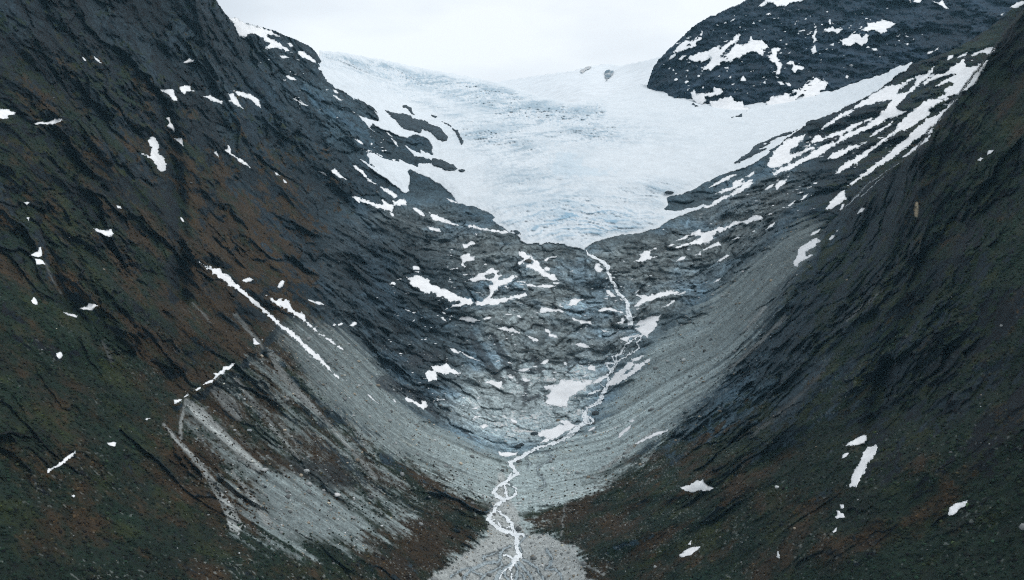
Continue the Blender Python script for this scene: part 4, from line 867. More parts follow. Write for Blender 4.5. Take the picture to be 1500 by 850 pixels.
col = mix(col, np.ones_like(col) * c3(0.055, 0.075, 0.088) * vt, wetm * (0.6 + 0.15 * fan))
# pale debris runs and gravelly tracks down the slopes
RUNS = [([(240, 622, 2), (264, 650, 3), (300, 690, 4), (335, 745, 7), (345, 770, 10)], .30), ([(272, 586, 2), (265, 620, 3), (264, 645, 2)], .26), ([(275, 588, 4), (292, 605, 9), (312, 625, 8), (345, 655, 6), (375, 685, 8)], .28),
        ([(315, 572, 6), (335, 590, 10), (350, 612, 5)], .15), ([(345, 555, 3), (372, 592, 3), (400, 622, 2)], .14), ([(395, 516, 4), (415, 550, 5), (440, 580, 6), (470, 610, 3)], .16), ([(395, 622, 2), (420, 650, 1.5), (438, 672, 1)], .24), ([(410, 622, 1.5), (435, 650, 1)], .24),
        ([(440, 575, 1.5), (480, 620, 2), (520, 665, 3), (550, 700, 3)], .2), ([(345, 462, 4), (372, 492, 3), (385, 510, 2)], .13), ([(282, 444, 1), (300, 462, 1.2), (308, 472, 1)], .12), ([(66, 385, 1), (78, 412, 1.2), (90, 430, 1)], .10),
        ([(150, 500, 1), (160, 520, 2), (165, 535, 1)], .06), ([(829, 738, .5), (826, 746, .7), (827, 755, .5), (823, 764, .8), (825, 772, .5), (822, 784, .7)], .20), ([(838, 815, 1), (846, 822, 1.2), (870, 833, 1.5), (885, 842, 1.2)], .26),
        ([(1120, 450, 3), (1105, 470, 3), (1090, 485, 1)], .22), ([(1200, 550, 2), (1150, 600, 3), (1100, 640, 2)], .07), ([(960, 630, 2), (905, 672, 3), (880, 690, 2)], .3), ([(1150, 465, 3), (1110, 505, 3), (1070, 540, 2)], .14),
        ([(1300, 420, 1), (1262, 450, 3), (1240, 470, 1)], .10), ([(340, 690, 2), (370, 730, 3), (392, 765, 6)], .26), ([(305, 700, 2), (322, 730, 2)], .12)]
for pts, a in RUNS:
    d = boxed(line_d, pts, U, V, 16, 99)
    t = sstep(1.5, -1.5, d + 4.0 * n_fine + 2.0 * n_mid + 1.5 * grain)
    col = mix(col, (a * gt)[..., None] * c3(0.95, 1.02, 1.0), t * 0.85)
# wet dark streaks on the slabs, a pale rock scar on the right wall
for pts, a in [([(690, 490, 5), (705, 520, 7), (735, 560, 6)], .03), ([(722, 490, 4), (745, 540, 6), (765, 560, 5)], .025), ([(780, 520, 3), (792, 540, 6), (775, 545, 3)], .03), ([(793, 545, 1.5), (797, 556, 1.5)], .025), ([(807, 540, 1.5), (813, 554, 1.5)], .025), ([(830, 525, 1.5), (835, 545, 1.5)], .03),
               ([(772, 560, 3), (768, 590, 4), (790, 580, 2)], .04), ([(560, 560, 10), (610, 580, 8), (640, 610, 4)], .035), ([(610, 525, 12), (640, 520, 6)], .03), ([(676, 628, 2), (690, 640, 2), (715, 644, 1.5)], .05)]:
    d = boxed(line_d, pts, U, V, 22, 99)
    t = sstep(2, -2, d + 6.0 * s_fine + 4.0 * n_fine)
    col = mix(col, np.full(col.shape, 1.0) * c3(a, a * 1.2, a * 1.4), t * 0.8)
for pts in [[(1343, 298, 2), (1342, 308, 3), (1342, 316, 2)]]:
    d = boxed(line_d, pts, U, V, 16, 99)
    col = mix(col, np.ones_like(col) * c3(0.30, 0.25, 0.17), sstep(1, -1, d + 2 * n_fine))
# loose stones: pale specks
sp = perlin(X / 3.1, Y / 3.1, Z / 3.1) + 0.35 * perlin(X / 40, Y / 40, Z / 40 + 9)
low = grid([[0] * 11, [.1] * 11, [.2] * 11, [.3] * 11, [.5, .5, .7, .8, .9, .8, .8, .7, .6, .5, .4], [.6, .6, .8, 1, 1, 1, 1, .8, .7, .6, .5], [.6, .7, .9, 1, 1, 1, 1, .9, .7, .6, .5]])
stone = sstep(0.66, 0.86, sp + 0.22 * low) * low
col = mix(col, np.ones_like(col) * c3(0.22, 0.24, 0.23), np.clip(stone, 0, 1) * 0.6)
hole = sstep(0.72, 0.95, -sp + 0.15) * np.maximum(gravel, 0.3)
col = col * (1 - 0.5 * hole[..., None])
col = np.clip(col, 0.006, 0.6)
m_ground = ground_material('rock_gravel_and_heather', fine=0.55, bump=0.6, contrast=0.55, bump_dist=1.6)
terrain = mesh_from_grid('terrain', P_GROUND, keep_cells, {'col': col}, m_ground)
tag(terrain, 'steep valley of dark crags, grey scree and rust brown heather', kind='structure')
# ------------------------------------------------------------------ far mountain, snowfield, glacier
def sub_grid(u0, u1, v0, v1, step):
    return np.meshgrid(np.arange(u0, u1 + step, step), np.arange(v0, v1 + step, step))


def snapped(F, gu, gv, step):
    """cells touched by F > 0; outer corners slide onto the outline F = 0. F(U, V) is about a distance in bearing units"""
    f = F(gu, gv)
    ins = f > 0
    cell = ins[:-1, :-1] | ins[1:, :-1] | ins[:-1, 1:] | ins[1:, 1:]
    near = np.zeros_like(ins)
    for a in (slice(None, -1), slice(1, None)):
        for b in (slice(None, -1), slice(1, None)):
            near[a, b] |= cell
    ring = near & ~ins
    fy, fx = np.gradient(f, step)
    g2 = np.maximum(fx * fx + fy * fy, 0.05)
    k = np.clip(-f / g2, 0, None)
    mx = np.where(ring, np.clip(k * fx, -step, step), 0)
    my = np.where(ring, np.clip(k * fy, -step, step), 0)
    return gu + mx, gv + my, f, cell, ring


def lay(name, F, box, step, lift=1.2, mat=None, attrs=None, Dmap=None, dome=0.0, rough=0.0):
    """a layer lying on the ground where F > 0, thinning to its edge"""
    gu, gv = sub_grid(*box, step)
    su, sv, f, cell, ring = snapped(F, gu, gv, step)
    if not cell.any():
        return None
    d = lut(D_GROUND, su, sv) if Dmap is None else Dmap(su, sv)
    thick = np.where(ring, -0.4, lift * (0.55 + 0.45 * np.clip(f / 4, 0, 1)) + dome * np.sqrt(np.clip(f, 0, 60)))
    if rough:
        q = to_world(su, sv, d)
        thick = thick + np.where(ring, 0, rough * fbm(q[..., 0] / 22, q[..., 1] / 22, q[..., 2] / 14, 4, 0.65, seed=110, ridged=True))
    P = to_world(su, sv, d - thick)
    at = attrs(su, sv, P, f) if attrs else {'edge': np.clip(f / 3.0, 0, 1)}
    return mesh_from_grid(name, P, cell, at, mat)


# snow
def snow_material(name, tint, bump, scale, rough=0.6, rim=False):
    m, n, l, b = new_mat(name)
    tc = n.new('ShaderNodeTexCoord')
    no = n.new('ShaderNodeTexNoise'); no.inputs['Scale'].default_value = scale; no.inputs['Detail'].default_value = 6; no.inputs['Roughness'].default_value = 0.6
    l.new(tc.outputs['Object'], no.inputs['Vector'])
    mx = n.new('ShaderNodeMix'); mx.data_type = 'RGBA'
    mx.inputs['A'].default_value = (*[c * 0.84 for c in tint], 1); mx.inputs['B'].default_value = (*tint, 1)
    mr = n.new('ShaderNodeMapRange'); mr.inputs['From Min'].default_value = 0.3; mr.inputs['From Max'].default_value = 0.6
    l.new(no.outputs['Fac'], mr.inputs['Value']); l.new(mr.outputs['Result'], mx.inputs['Factor'])
    out = mx.outputs['Result']
    if rim:                                                 # thin, grey, gritty snow along the melting edge
        ea = n.new('ShaderNodeAttribute'); ea.attribute_name = 'edge'
        n2 = n.new('ShaderNodeTexNoise'); n2.inputs['Scale'].default_value = 0.22; n2.inputs['Detail'].default_value = 4
        l.new(tc.outputs['Object'], n2.inputs['Vector'])
        sm = n.new('ShaderNodeMath'); sm.operation = 'ADD'; l.new(ea.outputs['Fac'], sm.inputs[0]); l.new(n2.outputs['Fac'], sm.inputs[1])
        r2 = n.new('ShaderNodeMapRange'); r2.inputs['From Min'].default_value = 0.45; r2.inputs['From Max'].default_value = 1.0
        l.new(sm.outputs[0], r2.inputs['Value'])
        m2 = n.new('ShaderNodeMix'); m2.data_type = 'RGBA'; m2.inputs['A'].default_value = (0.40, 0.44, 0.46, 1)
        l.new(r2.outputs['Result'], m2.inputs['Factor']); l.new(out, m2.inputs['B'])
        out = m2.outputs['Result']
    l.new(out, b.inputs['Base Color'])
    b.inputs['Roughness'].default_value = rough; b.inputs['Specular IOR Level'].default_value = 0.2
    bp = n.new('ShaderNodeBump'); bp.inputs['Strength'].default_value = bump; bp.inputs['Distance'].default_value = 2.0
    l.new(no.outputs['Fac'], bp.inputs['Height']); l.new(bp.outputs['Normal'], b.inputs['Normal'])
    return m


m_snow = snow_material('old_snow', (0.90, 0.91, 0.92), 0.45, 0.06, rim=True)
m_field = snow_material('firn', (0.74, 0.785, 0.82), 0.35, 0.02)

# the snowfield behind the ice
TB = {300: [(60, 7000), (160, 5200), (220, 4300)], 720: [(100, 6600), (120, 5900), (150, 5000), (220, 4200)], 880: [(85, 6000), (95, 5600), (130, 4250), (160, 3560), (220, 3300)], 980: [(60, 5200), (85, 4600), (130, 3750), (160, 3500), (220, 3300)], 1300: [(60, 5000), (160, 3600)]}
def small_table(T, u, v):
    cols = sorted(T)
    L = np.stack([np.interp(v, *zip(*[(a, math.log(b)) for a, b in T[c]])) for c in cols])
    i = np.clip(np.searchsorted(cols, u) - 1, 0, len(cols) - 2)
    c = np.asarray(cols, float)
    t = np.clip((u - c[i]) / (c[i + 1] - c[i]), 0, 1)
    t = t * t * (3 - 2 * t)
    return np.exp(np.take_along_axis(L, i[None], 0)[0] * (1 - t) + np.take_along_axis(L, i[None] + 1, 0)[0] * t)
gu, gv = sub_grid(690, 1010, 60, 190, 2.0)
FIELD_SKY = [(600, 130), (690, 124), (730, 119), (760, 114), (800, 108), (840, 103), (850, 100), (865, 96), (880, 94), (895, 93), (908, 96), (925, 92), (945, 88), (965, 83), (985, 76), (1020, 70)]
fs = np.interp(gu, *zip(*FIELD_SKY))
ov = np.clip(fs - gv, 0, None)
vc = np.maximum(gv, fs)
dfield = small_table(TB, gu, vc)
P = to_world(gu, vc, dfield)
nn = fbm(P[..., 0] / 300, P[..., 1] / 500, P[..., 2] / 200, 5, 0.5, seed=71)
P = to_world(gu, vc, dfield + 45 * nn + 25 * fbm(P[..., 0] / 90, P[..., 1] / 90, P[..., 2] / 40, 3, seed=72))
P = fall_back(P, ov, 40, 12)
snowfield = mesh_from_grid('snowfield', P, (ov[1:, 1:] < 30), None, m_field)
tag(snowfield, kind='structure')

# the glacier: an ice stream with its crevasses
def ice_F(u, v):
    return poly_sd(GLACIER, u, v) + 1.6 * perlin(u / 8, v / 8, 3.3) + 0.9 * perlin(u / 3, v / 3, 6.3)
gu, gv = sub_grid(440, 1350, 60, 380, 1.25)
su, sv, f, cell, ring = snapped(ice_F, gu, gv, 1.25)
dbase = lut(DB, su, sv)
P0 = to_world(su, sv, dbase)
x, y, z = (P0[..., i].astype(np.float32) for i in range(3))
CREST = [(470, 80, 6), (540, 92, 12), (600, 108, 14), (680, 130, 18), (750, 148, 22), (820, 158, 16), (872, 164, 10)]
def G_CREV(u, v):
    """how broken the ice is"""
    e = lambda cu, cv, a, b, s=0.0: np.exp(-(((u - cu) / a) ** 2 + ((v - cv - s * (u - cu)) / b) ** 2))
    crest = sstep(14, -8, line_d(CREST, u, v))
    return np.clip(1.0 * crest + 1.0 * e(850, 325, 110, 34) + 0.75 * e(725, 200, 70, 26, 0.15) + 0.7 * e(840, 185, 70, 20, 0.1) + 0.45 * e(780, 260, 70, 30) + 0.5 * e(960, 280, 50, 16) + 0.35 * e(620, 150, 70, 10, 0.45) + 0.3 * e(900, 200, 80, 14), 0, 1)
brk = G_CREV(su, sv) * sstep(0, 10, f)
brk = np.clip(brk * (1 + 0.8 * fbm(x / 150, y / 260, z / 80, 4, 0.6, seed=80)), 0, 1)
low_ice = np.exp(-(((su - 860) / 125) ** 2 + ((sv - 325) / 42) ** 2))
# flow lines: across the stream they sag down the valley like hung ropes
sag = np.log(dbase) * 900 + ((su - 850) / 120) ** 2 * 26 - (su - 850) * 0.10
wq = fbm(x / 140, y / 140, z / 140, 4, 0.55, seed=81)
cr1 = fbm(sag / 10 + 2.6 * wq, x / 210, z / 240, 4, 0.55, seed=82, ridged=True)      # transverse crevasses
cr2 = fbm((x + 0.4 * y) / 15 + wq, (y - 0.3 * x) / 45, z / 22, 4, 0.62, seed=83, ridged=True)
cr3 = fbm(x / 9, y / 16, z / 7, 3, 0.65, seed=84)
ndl = fbm(x / 180, y / 300, z / 120, 5, 0.5, seed=85)
blk = fbm(sag / 22 + wq, x / 130, z / 90, 4, 0.6, seed=87)
relief_i = 24 * ndl + brk * (18 * (cr1 - 0.3) + 13 * (cr2 - 0.3) * (1 - 0.6 * low_ice) + 6 * cr3 * (1 - 0.5 * low_ice) + 22 * blk) + (1 - brk) * (2.2 * cr1 + 1.0 * cr2)
thick = np.where(ring, -6, 3 + 14 * np.clip(f / 14, 0, 1))
dice = dbase - thick - relief_i * sstep(0, 12, f) * 0.8 * np.clip(dbase / 2300, 0.8, 1.6)
P = to_world(su, sv, dice)
one = np.ones(P.shape)
patchy = sstep(-0.10, 0.22, 0.8 * blk + 0.6 * ndl + 0.3 * cr3)
bluei = np.clip(brk * (0.15 + 0.85 * patchy) + 0.18 * sstep(0.05, 0.5, ndl + 0.3 * blk), 0, 1)
dash = sstep(0.15, 0.42, fbm(x / 75, sag / 13, z / 200, 4, 0.6, seed=88))
bluei = np.clip(bluei * (0.75 + 0.5 * dash) + dash * np.clip(0.12 + brk, 0, 1) * 0.45 * sstep(640, 720, su + (sv - 150) * 0.2), 0, 1)
left_snow = sstep(25, -25, su - 655 - 0.45 * (sv - 200)) * sstep(120, 150, sv)
bluei = bluei * (1 - 0.85 * left_snow)
icec = mix(one * c3(0.68, 0.73, 0.765), mix(one * c3(0.33, 0.43, 0.50), one * c3(0.36, 0.50, 0.60), low_ice), bluei)
dirt = sstep(0.15, 0.5, fbm(x / 60, y / 200, z / 40, 4, 0.65, seed=86)) * np.clip(brk + 0.10, 0, 1) * 0.40
icec = mix(icec, one * c3(0.40, 0.47, 0.52), dirt)
deep = sstep(0.52, 0.80, cr1 + 0.2 * cr3) * np.clip(brk * 1.3, 0, 1)
icec = mix(icec, mix(one * c3(0.26, 0.36, 0.43), one * c3(0.20, 0.38, 0.52), low_ice), deep * 0.8)
deep2 = sstep(0.55, 0.85, cr2 + 0.3 * cr3) * brk * (1 - 0.7 * low_ice)
icec = mix(icec, one * c3(0.26, 0.42, 0.54), deep2 * 0.6)
wet = sstep(0.0, 0.5, 1 - np.hypot((su - 830) / 26, (sv - 240) / 22) + 0.6 * perlin(su / 9, sv / 6, 2.2)) * 0.45
wet = np.maximum(wet, 0.45 * sstep(0.0, 0.5, 1 - np.hypot((su - 850) / 60, (sv - 252) / 9) + 0.6 * perlin(su / 9, sv / 6, 4.2)))
icec = mix(icec, np.ones(P.shape) * c3(0.50, 0.62, 0.70), wet)
m_ice = ground_material('glacier_ice', fine=0.12, bump=0.35, rough=0.55, contrast=0.12, bump_dist=3.0)
glacier = mesh_from_grid('glacier', P, cell, {'col': icec}, m_ice)
tag(glacier, 'broad pale blue glacier filling the head of the valley', 'glacier')

# the rounded rock mountain right of the ice
gu, gv = sub_grid(925, 1640, -70, 200, 1.5)
DOME_SKY = [(900, 150), (936, 140), (946, 130), (949, 120), (953, 108), (957, 99), (964, 88), (972, 79), (985, 68), (993, 60), (1002, 51), (1012, 41), (1022, 33), (1032, 28), (1045, 22), (1060, 16), (1075, 9), (1088, 2), (1100, -3), (1150, -12), (1250, -26), (1400, -50), (1700, -70)]
dsky = np.interp(gu[0], *zip(*DOME_SKY)) + 2.2 * perlin(gu[0] / 13, 3.1, 0.2) + 1.4 * perlin(gu[0] / 4.5, 1.1, 0.2)
ov = np.clip(dsky[None] - gv, 0, None)
vc = np.maximum(gv, dsky[None])
ddome = 3080 + 4.2 * (160 - vc) + 0.9 * np.clip(1120 - gu, 0, None) + 0.016 * np.clip(1080 - gu, 0, None) ** 2 - 0.75 * np.clip(gu - 1120, 0, None)
P0 = to_world(gu, vc, ddome)
x, y, z = (P0[..., i].astype(np.float32) for i in range(3))
rd = fbm(x / 260, y / 260, z / 200, 6, 0.6, seed=91, ridged=True)
rd2 = fbm(x / 70, y / 70, z / 50, 5, 0.62, seed=92, ridged=True)
rd3 = fbm(x / 22, y / 22, z / 16, 4, 0.62, seed=93)
wk1 = worley(x / 130 + 0.5 * rd3, z / 90 + 0.3 * rd2, 71); wk2 = worley(x / 45 + 0.6 * rd3, z / 34 + 0.4 * rd3, 83)
D_DOME = ddome - 75 * rd - 14 * rd2 - 5 * rd3 - 38 * wk1[2] - 16 * wk2[2]
P = to_world(gu, vc, D_DOME)
P = fall_back(P, ov, 25, 9)
td = 0.018 * (1 - 0.5 * sstep(0.12, 0.0, wk2[0])) * np.exp(0.3 * wk1[1] + 0.7 * rd3 + 0.4 * rd2 + 0.3 * rd)
dcol = td[..., None] * c3(0.55, 1.1, 1.8)  # blue of the distance haze put into the rock colour
m_dome = ground_material('dark_gneiss', fine=0.25, bump=0.6, contrast=0.55, bump_dist=3.0)
mountain = mesh_from_grid('mountain', P, (ov[1:, 1:] < 30), {'col': dcol}, m_dome)
tag(mountain, kind='structure')
DOME_U, DOME_V = gu[0], gv[:, 0]
DOME_CALM = blur(D_DOME, 5.0) - 10
def dome_depth(u, v):
    iu = np.interp(u, DOME_U, np.arange(len(DOME_U))); iv = np.interp(v, DOME_V, np.arange(len(DOME_V)))
    i = np.clip(iu.astype(int), 0, len(DOME_U) - 2); j = np.clip(iv.astype(int), 0, len(DOME_V) - 2)
    a, b = iu - i, iv - j
    A = DOME_CALM
    return (A[j, i] * (1 - a) + A[j, i + 1] * a) * (1 - b) + (A[j + 1, i] * (1 - a) + A[j + 1, i + 1] * a) * b
# ------------------------------------------------------------------ rock outcrops standing out of the ice and snow
def ice_depth(u, v):
    iu = np.clip((u - 440) / 1.25, 0, dice.shape[1] - 1.001); iv = np.clip((v - 60) / 1.25, 0, dice.shape[0] - 1.001)
    i, j = iu.astype(int), iv.astype(int)
    a, b = iu - i, iv - j
    return (dice[j, i] * (1 - a) + dice[j, i + 1] * a) * (1 - b) + (dice[j + 1, i] * (1 - a) + dice[j + 1, i + 1] * a) * b


def field_depth(u, v):
    return small_table(TB, u, v) - 60


def rock_cols(u, v, P, f):
    x, y, z = (P[..., i].astype(np.float32) for i in range(3))
    t = 0.050 * np.exp(0.9 * fbm(x / 45, y / 45, z / 25, 5, 0.7, seed=101) + 0.9 * fbm(x / 9, y / 9, z / 9, 3, 0.7, seed=102))
    c = t[..., None] * c3(0.70, 1.0, 1.22)
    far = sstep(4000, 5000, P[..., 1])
    snow_haze = sstep(-0.1, 0.35, fbm(x / 60, y / 60, z / 30, 4, 0.7, seed=103)) * far  # far rock paled: distance haze painted in, along with drifted snow
    return {'col': mix(c * (1 + 2.5 * far[..., None]), np.ones(c.shape) * 0.6, np.clip(snow_haze * 0.8 + 0.55 * far * (u.mean() < 880), 0, 0.9))}


OUTCROPS = [
    ('long dark rock island, largest between snow and ice left of the glacier', (5, 460, 100), [510, 300, 560, 320, 620, 330, 690, 340, 730, 365, 800, 380, 850, 405, 910, 425, 950, 465, 980, 500, 975, 530, 940, 538, 890, 510, 880, 490, 830, 455, 790, 450, 775, 475, 720, 460, 640, 435, 615, 395, 565, 355], ice_depth),
    ('small hooked rock rib just above the largest rock island', (5, 460, 100), [640, 275, 680, 272, 710, 290, 725, 320, 740, 348, 715, 335, 690, 300], ice_depth),
    ('tapering dark rock island lowest on the snowy left margin', (5, 460, 100), [865, 660, 910, 665, 970, 685, 1020, 710, 1050, 735, 1030, 752, 960, 745, 870, 715, 860, 690], ice_depth),
    ('tiny dark rock dot off the tip of the tapering rock island', (5, 460, 100), [1055, 745, 1080, 738, 1108, 750, 1085, 760], ice_depth),
    ('thin curved rock rib edging the ice on its left side', (5, 460, 100), [930, 388, 985, 405, 1020, 440, 1050, 455, 1075, 500, 1095, 540, 1080, 560, 1062, 520, 1035, 472, 1000, 428], ice_depth),
    ('tiny rock dot in the snow above the thin curved rib', (5, 460, 100), [862, 345, 905, 350, 892, 370], ice_depth),
    ('striped rock wedge in the snow right of the glacier', (5, 950, 130), [625, 547, 680, 505, 740, 465, 790, 405, 850, 385, 920, 355, 1000, 322, 1090, 300, 1045, 332, 960, 352, 900, 376, 830, 410, 895, 395, 840, 425, 800, 445, 865, 438, 820, 460, 740, 502, 680, 532], ice_depth),
    ('round brown rock knob in snow beside the glacier snout', (5, 500, 220), [1240, 592, 1290, 570, 1350, 572, 1362, 590, 1345, 615, 1310, 620, 1265, 605], None),
    ('flat dark rock in the snow just above the round knob', (5, 500, 220), [1188, 512, 1240, 512, 1292, 530, 1285, 546, 1240, 541], None),
    ('tiny dark rock at the ice edge beside the round knob', (5, 500, 220), [1318, 538, 1370, 547, 1366, 564, 1330, 556], None),
    ('heart-shaped dark rock alone in the high snowfield', (3, 500, 0), [1155, 312, 1175, 310, 1197, 313, 1190, 328, 1165, 352, 1158, 335], field_depth),
    ('faint low rock streak on the crest of the high snowfield', (3, 500, 0), [1050, 312, 1072, 298, 1095, 290, 1100, 296, 1078, 308, 1055, 320], field_depth),
    ('small dark rock at the lower right of the ice tongue', (5, 950, 130), [120, 760, 145, 748, 170, 755, 200, 762, 150, 770], ice_depth),
    ('tiny dark rock in snow below the rounded mountain', (5, 950, 130), [610, 210, 660, 195, 685, 178, 688, 202, 650, 205], ice_depth),
    ('small flat rock in snow at the mountain foot', (5, 950, 130), [318, 112, 330, 105, 345, 120, 390, 128, 340, 130], ice_depth),
]
for i, (lab, t, xy, dm) in enumerate(OUTCROPS):
    poly = tr(t[0], t[1], t[2], *xy)
    o = lay('rock_outcrop', outline([poly], rag=1.3, seed=i * 1.7), bounds([poly]), 0.7, 5.0, m_dome, rock_cols, dm, dome=4.0, rough=4.0)
    tag(o, lab, 'rock outcrop', 'rock outcrops in the ice and snow')

# ------------------------------------------------------------------ snow patches, one by one
for i, row in enumerate(SNOW):
    grp, lab, t, polys = row[:4]
    polys = [tr(t[0], t[1], t[2], *p) for p in polys]
    holes = [tr(t[0], t[1], t[2], *p) for p in (row[4] if len(row) > 4 else [])]
    b = bounds(polys)
    size = math.sqrt((b[1] - b[0]) * (b[3] - b[2]))
    F = outline(polys, holes, rag=min(2.4, 0.25 + 0.035 * size), seed=i * 2.3)
    on_dome = grp == FM and b[2] < 160
    o = lay('snow_patch', F, b, 0.6 if size < 60 else 0.9, 2.6 if on_dome else 1.6, m_snow, None, (lambda u, v: dome_depth(u, v) - 12) if on_dome else None)
    if o is not None:
        tag(o, lab, 'snow patch', grp)

# countless small flecks of old snow on ledges
def flecks(box, mask, thr, su_, sv_, seed, step=0.8, lift=1.4, Dmap=None):
    def F(u, v):
        q = perlin(u / su_ + v / (su_ * 2.2), v / sv_, seed) + 0.5 * perlin(u / (su_ * 0.45), v / (sv_ * 0.45), seed + 3) + 0.35 * perlin(u / 40, v / 40, seed + 7)
        return (q - thr) * sv_ * 1.6 - 30 * (1 - sstep(-6, 6, mask(u, v)))
    o = lay('snow_flecks', F, box, step, lift, m_snow, None, Dmap)
    if o is not None:
        tag(o, kind='stuff')
DOME_AREA = [(985, 60), (1090, 8), (1330, 5), (1395, 30), (1300, 95), (1230, 130), (1140, 140), (1010, 145), (960, 125), (962, 100)]
RAMP_AREA = [(985, 320), (1090, 250), (1200, 185), (1330, 105), (1440, 75), (1385, 165), (1300, 240), (1200, 310), (1120, 330), (1040, 400), (950, 440), (900, 380)]
BOWL_AREA = [(600, 380), (680, 340), (770, 370), (860, 380), (940, 400), (960, 470), (900, 540), (820, 600), (720, 640), (640, 600), (560, 520), (540, 440)]
LEFT_AREA = [(345, 40), (420, 60), (480, 120), (560, 190), (600, 250), (540, 260), (440, 170), (380, 110)]
flecks((955, 1400, 0, 150), lambda u, v: poly_sd(DOME_AREA, u, v), 0.68, 7, 4, 1.5, lift=4, Dmap=lambda u, v: dome_depth(u, v) - 10)
flecks((895, 1445, 70, 440), lambda u, v: poly_sd(RAMP_AREA, u, v), 0.66, 11, 3.2, 2.5)
flecks((535, 965, 335, 645), lambda u, v: poly_sd(BOWL_AREA, u, v), 0.66, 8, 3.0, 3.5)
flecks((340, 605, 35, 265), lambda u, v: poly_sd(LEFT_AREA, u, v), 0.74, 7, 3.4, 4.5)
# ------------------------------------------------------------------ waterfall, stream, side channels
def water_material(name, foam, deep, amount, scale):
    m, n, l, b = new_mat(name)
    tc = n.new('ShaderNodeTexCoord')
    no = n.new('ShaderNodeTexNoise'); no.inputs['Scale'].default_value = scale; no.inputs['Detail'].default_value = 5; no.inputs['Roughness'].default_value = 0.7
    l.new(tc.outputs['Object'], no.inputs['Vector'])
    mr = n.new('ShaderNodeMapRange'); mr.inputs['From Min'].default_value = amount - 0.10; mr.inputs['From Max'].default_value = amount + 0.10
    l.new(no.outputs['Fac'], mr.inputs['Value'])
    mx = n.new('ShaderNodeMix'); mx.data_type = 'RGBA'
    mx.inputs['A'].default_value = (*deep, 1); mx.inputs['B'].default_value = (*foam, 1)
    l.new(mr.outputs['Result'], mx.inputs['Factor']); l.new(mx.outputs['Result'], b.inputs['Base Color'])
    b.inputs['Roughness'].default_value = 0.35
    bp = n.new('ShaderNodeBump'); bp.inputs['Strength'].default_value = 0.5; bp.inputs['Distance'].default_value = 0.6
    l.new(no.outputs['Fac'], bp.inputs['Height']); l.new(bp.outputs['Normal'], b.inputs['Normal'])
    return m


m_foam = water_material('white_water', (0.82, 0.86, 0.88), (0.26, 0.33, 0.37), 0.38, 0.45)
m_thin = water_material('shallow_water', (0.36, 0.42, 0.44), (0.17, 0.215, 0.24), 0.50, 0.3)


def river(lines, rag, seed):
    def F(u, v):
        u, v = u + 2.2 * perlin(u / 11, v / 9, seed + 20) + 1.1 * perlin(u / 4.5, v / 4, seed + 21), v + 1.6 * perlin(u / 11, v / 9, seed + 22) + 0.8 * perlin(u / 4.5, v / 4, seed + 23)
        d = np.full(u.shape, 1e9)
        for pts in lines:
            d = np.minimum(d, line_d(pts, u, v))
        return -d + 0.45 * rag * perlin(u / 12, v / 9, seed + 9) + rag * (perlin(u / 4.2, v / 3.4, seed) + 0.8 * perlin(u / 1.7, v / 1.4, seed + 5))
    return F


def lay_water(name, lines, step, lift, mat, rag, seed):
    allp = [[p[:2] for p in l] for l in lines]
    return lay(name, river(lines, rag, seed), bounds(allp, 8), step, lift, mat)


o = lay_water('waterfall', FALL, 0.6, 2.2, m_foam, 0.7, 1.0)
tag(o, 'white waterfall dropping down the rock step from the glacier snout', 'waterfall')
o = lay_water('waterfall', [[(1322, 236, .4), (1300, 250, .7), (1284, 262, .8), (1272, 270, 1.0), (1260, 282, 1.2), (1250, 292, 1.0), (1240, 303, .7)], [(1296, 258, .4), (1278, 272, .5), (1262, 287, .6)]], 0.5, 1.0, m_thin, 0.4, 2.0)
tag(o, 'thin blue trickle slanting down dark rock below the snow bands', 'waterfall')

o = lay_water('stream', [[(a, b, c * 1.4) for a, b, c in l] for l in STREAM], 0.5, 0.9, m_foam, 1.7, 3.0)
tag(o, 'white braided stream winding down the valley floor', kind='structure')
o = lay_water('shallow_water', [[(a, b, c * 1.5) for a, b, c in l] for l in CHANNELS], 0.6, 0.7, m_thin, 1.4, 6.0)
tag(o, 'shallow grey channels fanning over the gravel', kind='structure')
# ------------------------------------------------------------------ loose stones, boulders and low shrubs
rng = np.random.default_rng(11)
ICO_V = np.array([(0, -0.526, 0.851), (0.851, 0, 0.526), (0.851, 0, -0.526), (-0.851, 0, -0.526), (-0.851, 0, 0.526), (-0.526, 0.851, 0), (0.526, 0.851, 0), (0.526, -0.851, 0), (-0.526, -0.851, 0), (0, -0.526, -0.851), (0, 0.526, -0.851), (0, 0.526, 0.851)], np.float32)
ICO_F = np.array([(1, 2, 6), (1, 7, 2), (3, 4, 5), (4, 3, 8), (6, 5, 11), (5, 6, 10), (9, 10, 2), (10, 9, 3), (7, 8, 9), (8, 7, 0), (11, 0, 1), (0, 11, 4), (6, 2, 10), (1, 6, 11), (3, 5, 10), (5, 4, 11), (2, 7, 9), (7, 1, 0), (3, 9, 8), (4, 8, 0)], np.int32)


def pick(weight, n):
    """n spots on the ground drawn by weight per square metre"""
    dens = np.clip(weight, 0, None) * DB ** 2 * (over == 0)
    dens[:, (LU < -40) | (LU > 1540)] = 0
    dens[(LV < -10) | (LV > 870)] = 0
    p = dens.ravel() / dens.sum()
    k = np.searchsorted(np.cumsum(p), rng.random(n))
    k = np.clip(k, 0, p.size - 1)
    u = U.ravel()[k] + (rng.random(n) - 0.5) * FINE
    v = V.ravel()[k] + (rng.random(n) - 0.5) * FINE
    return u, v, k


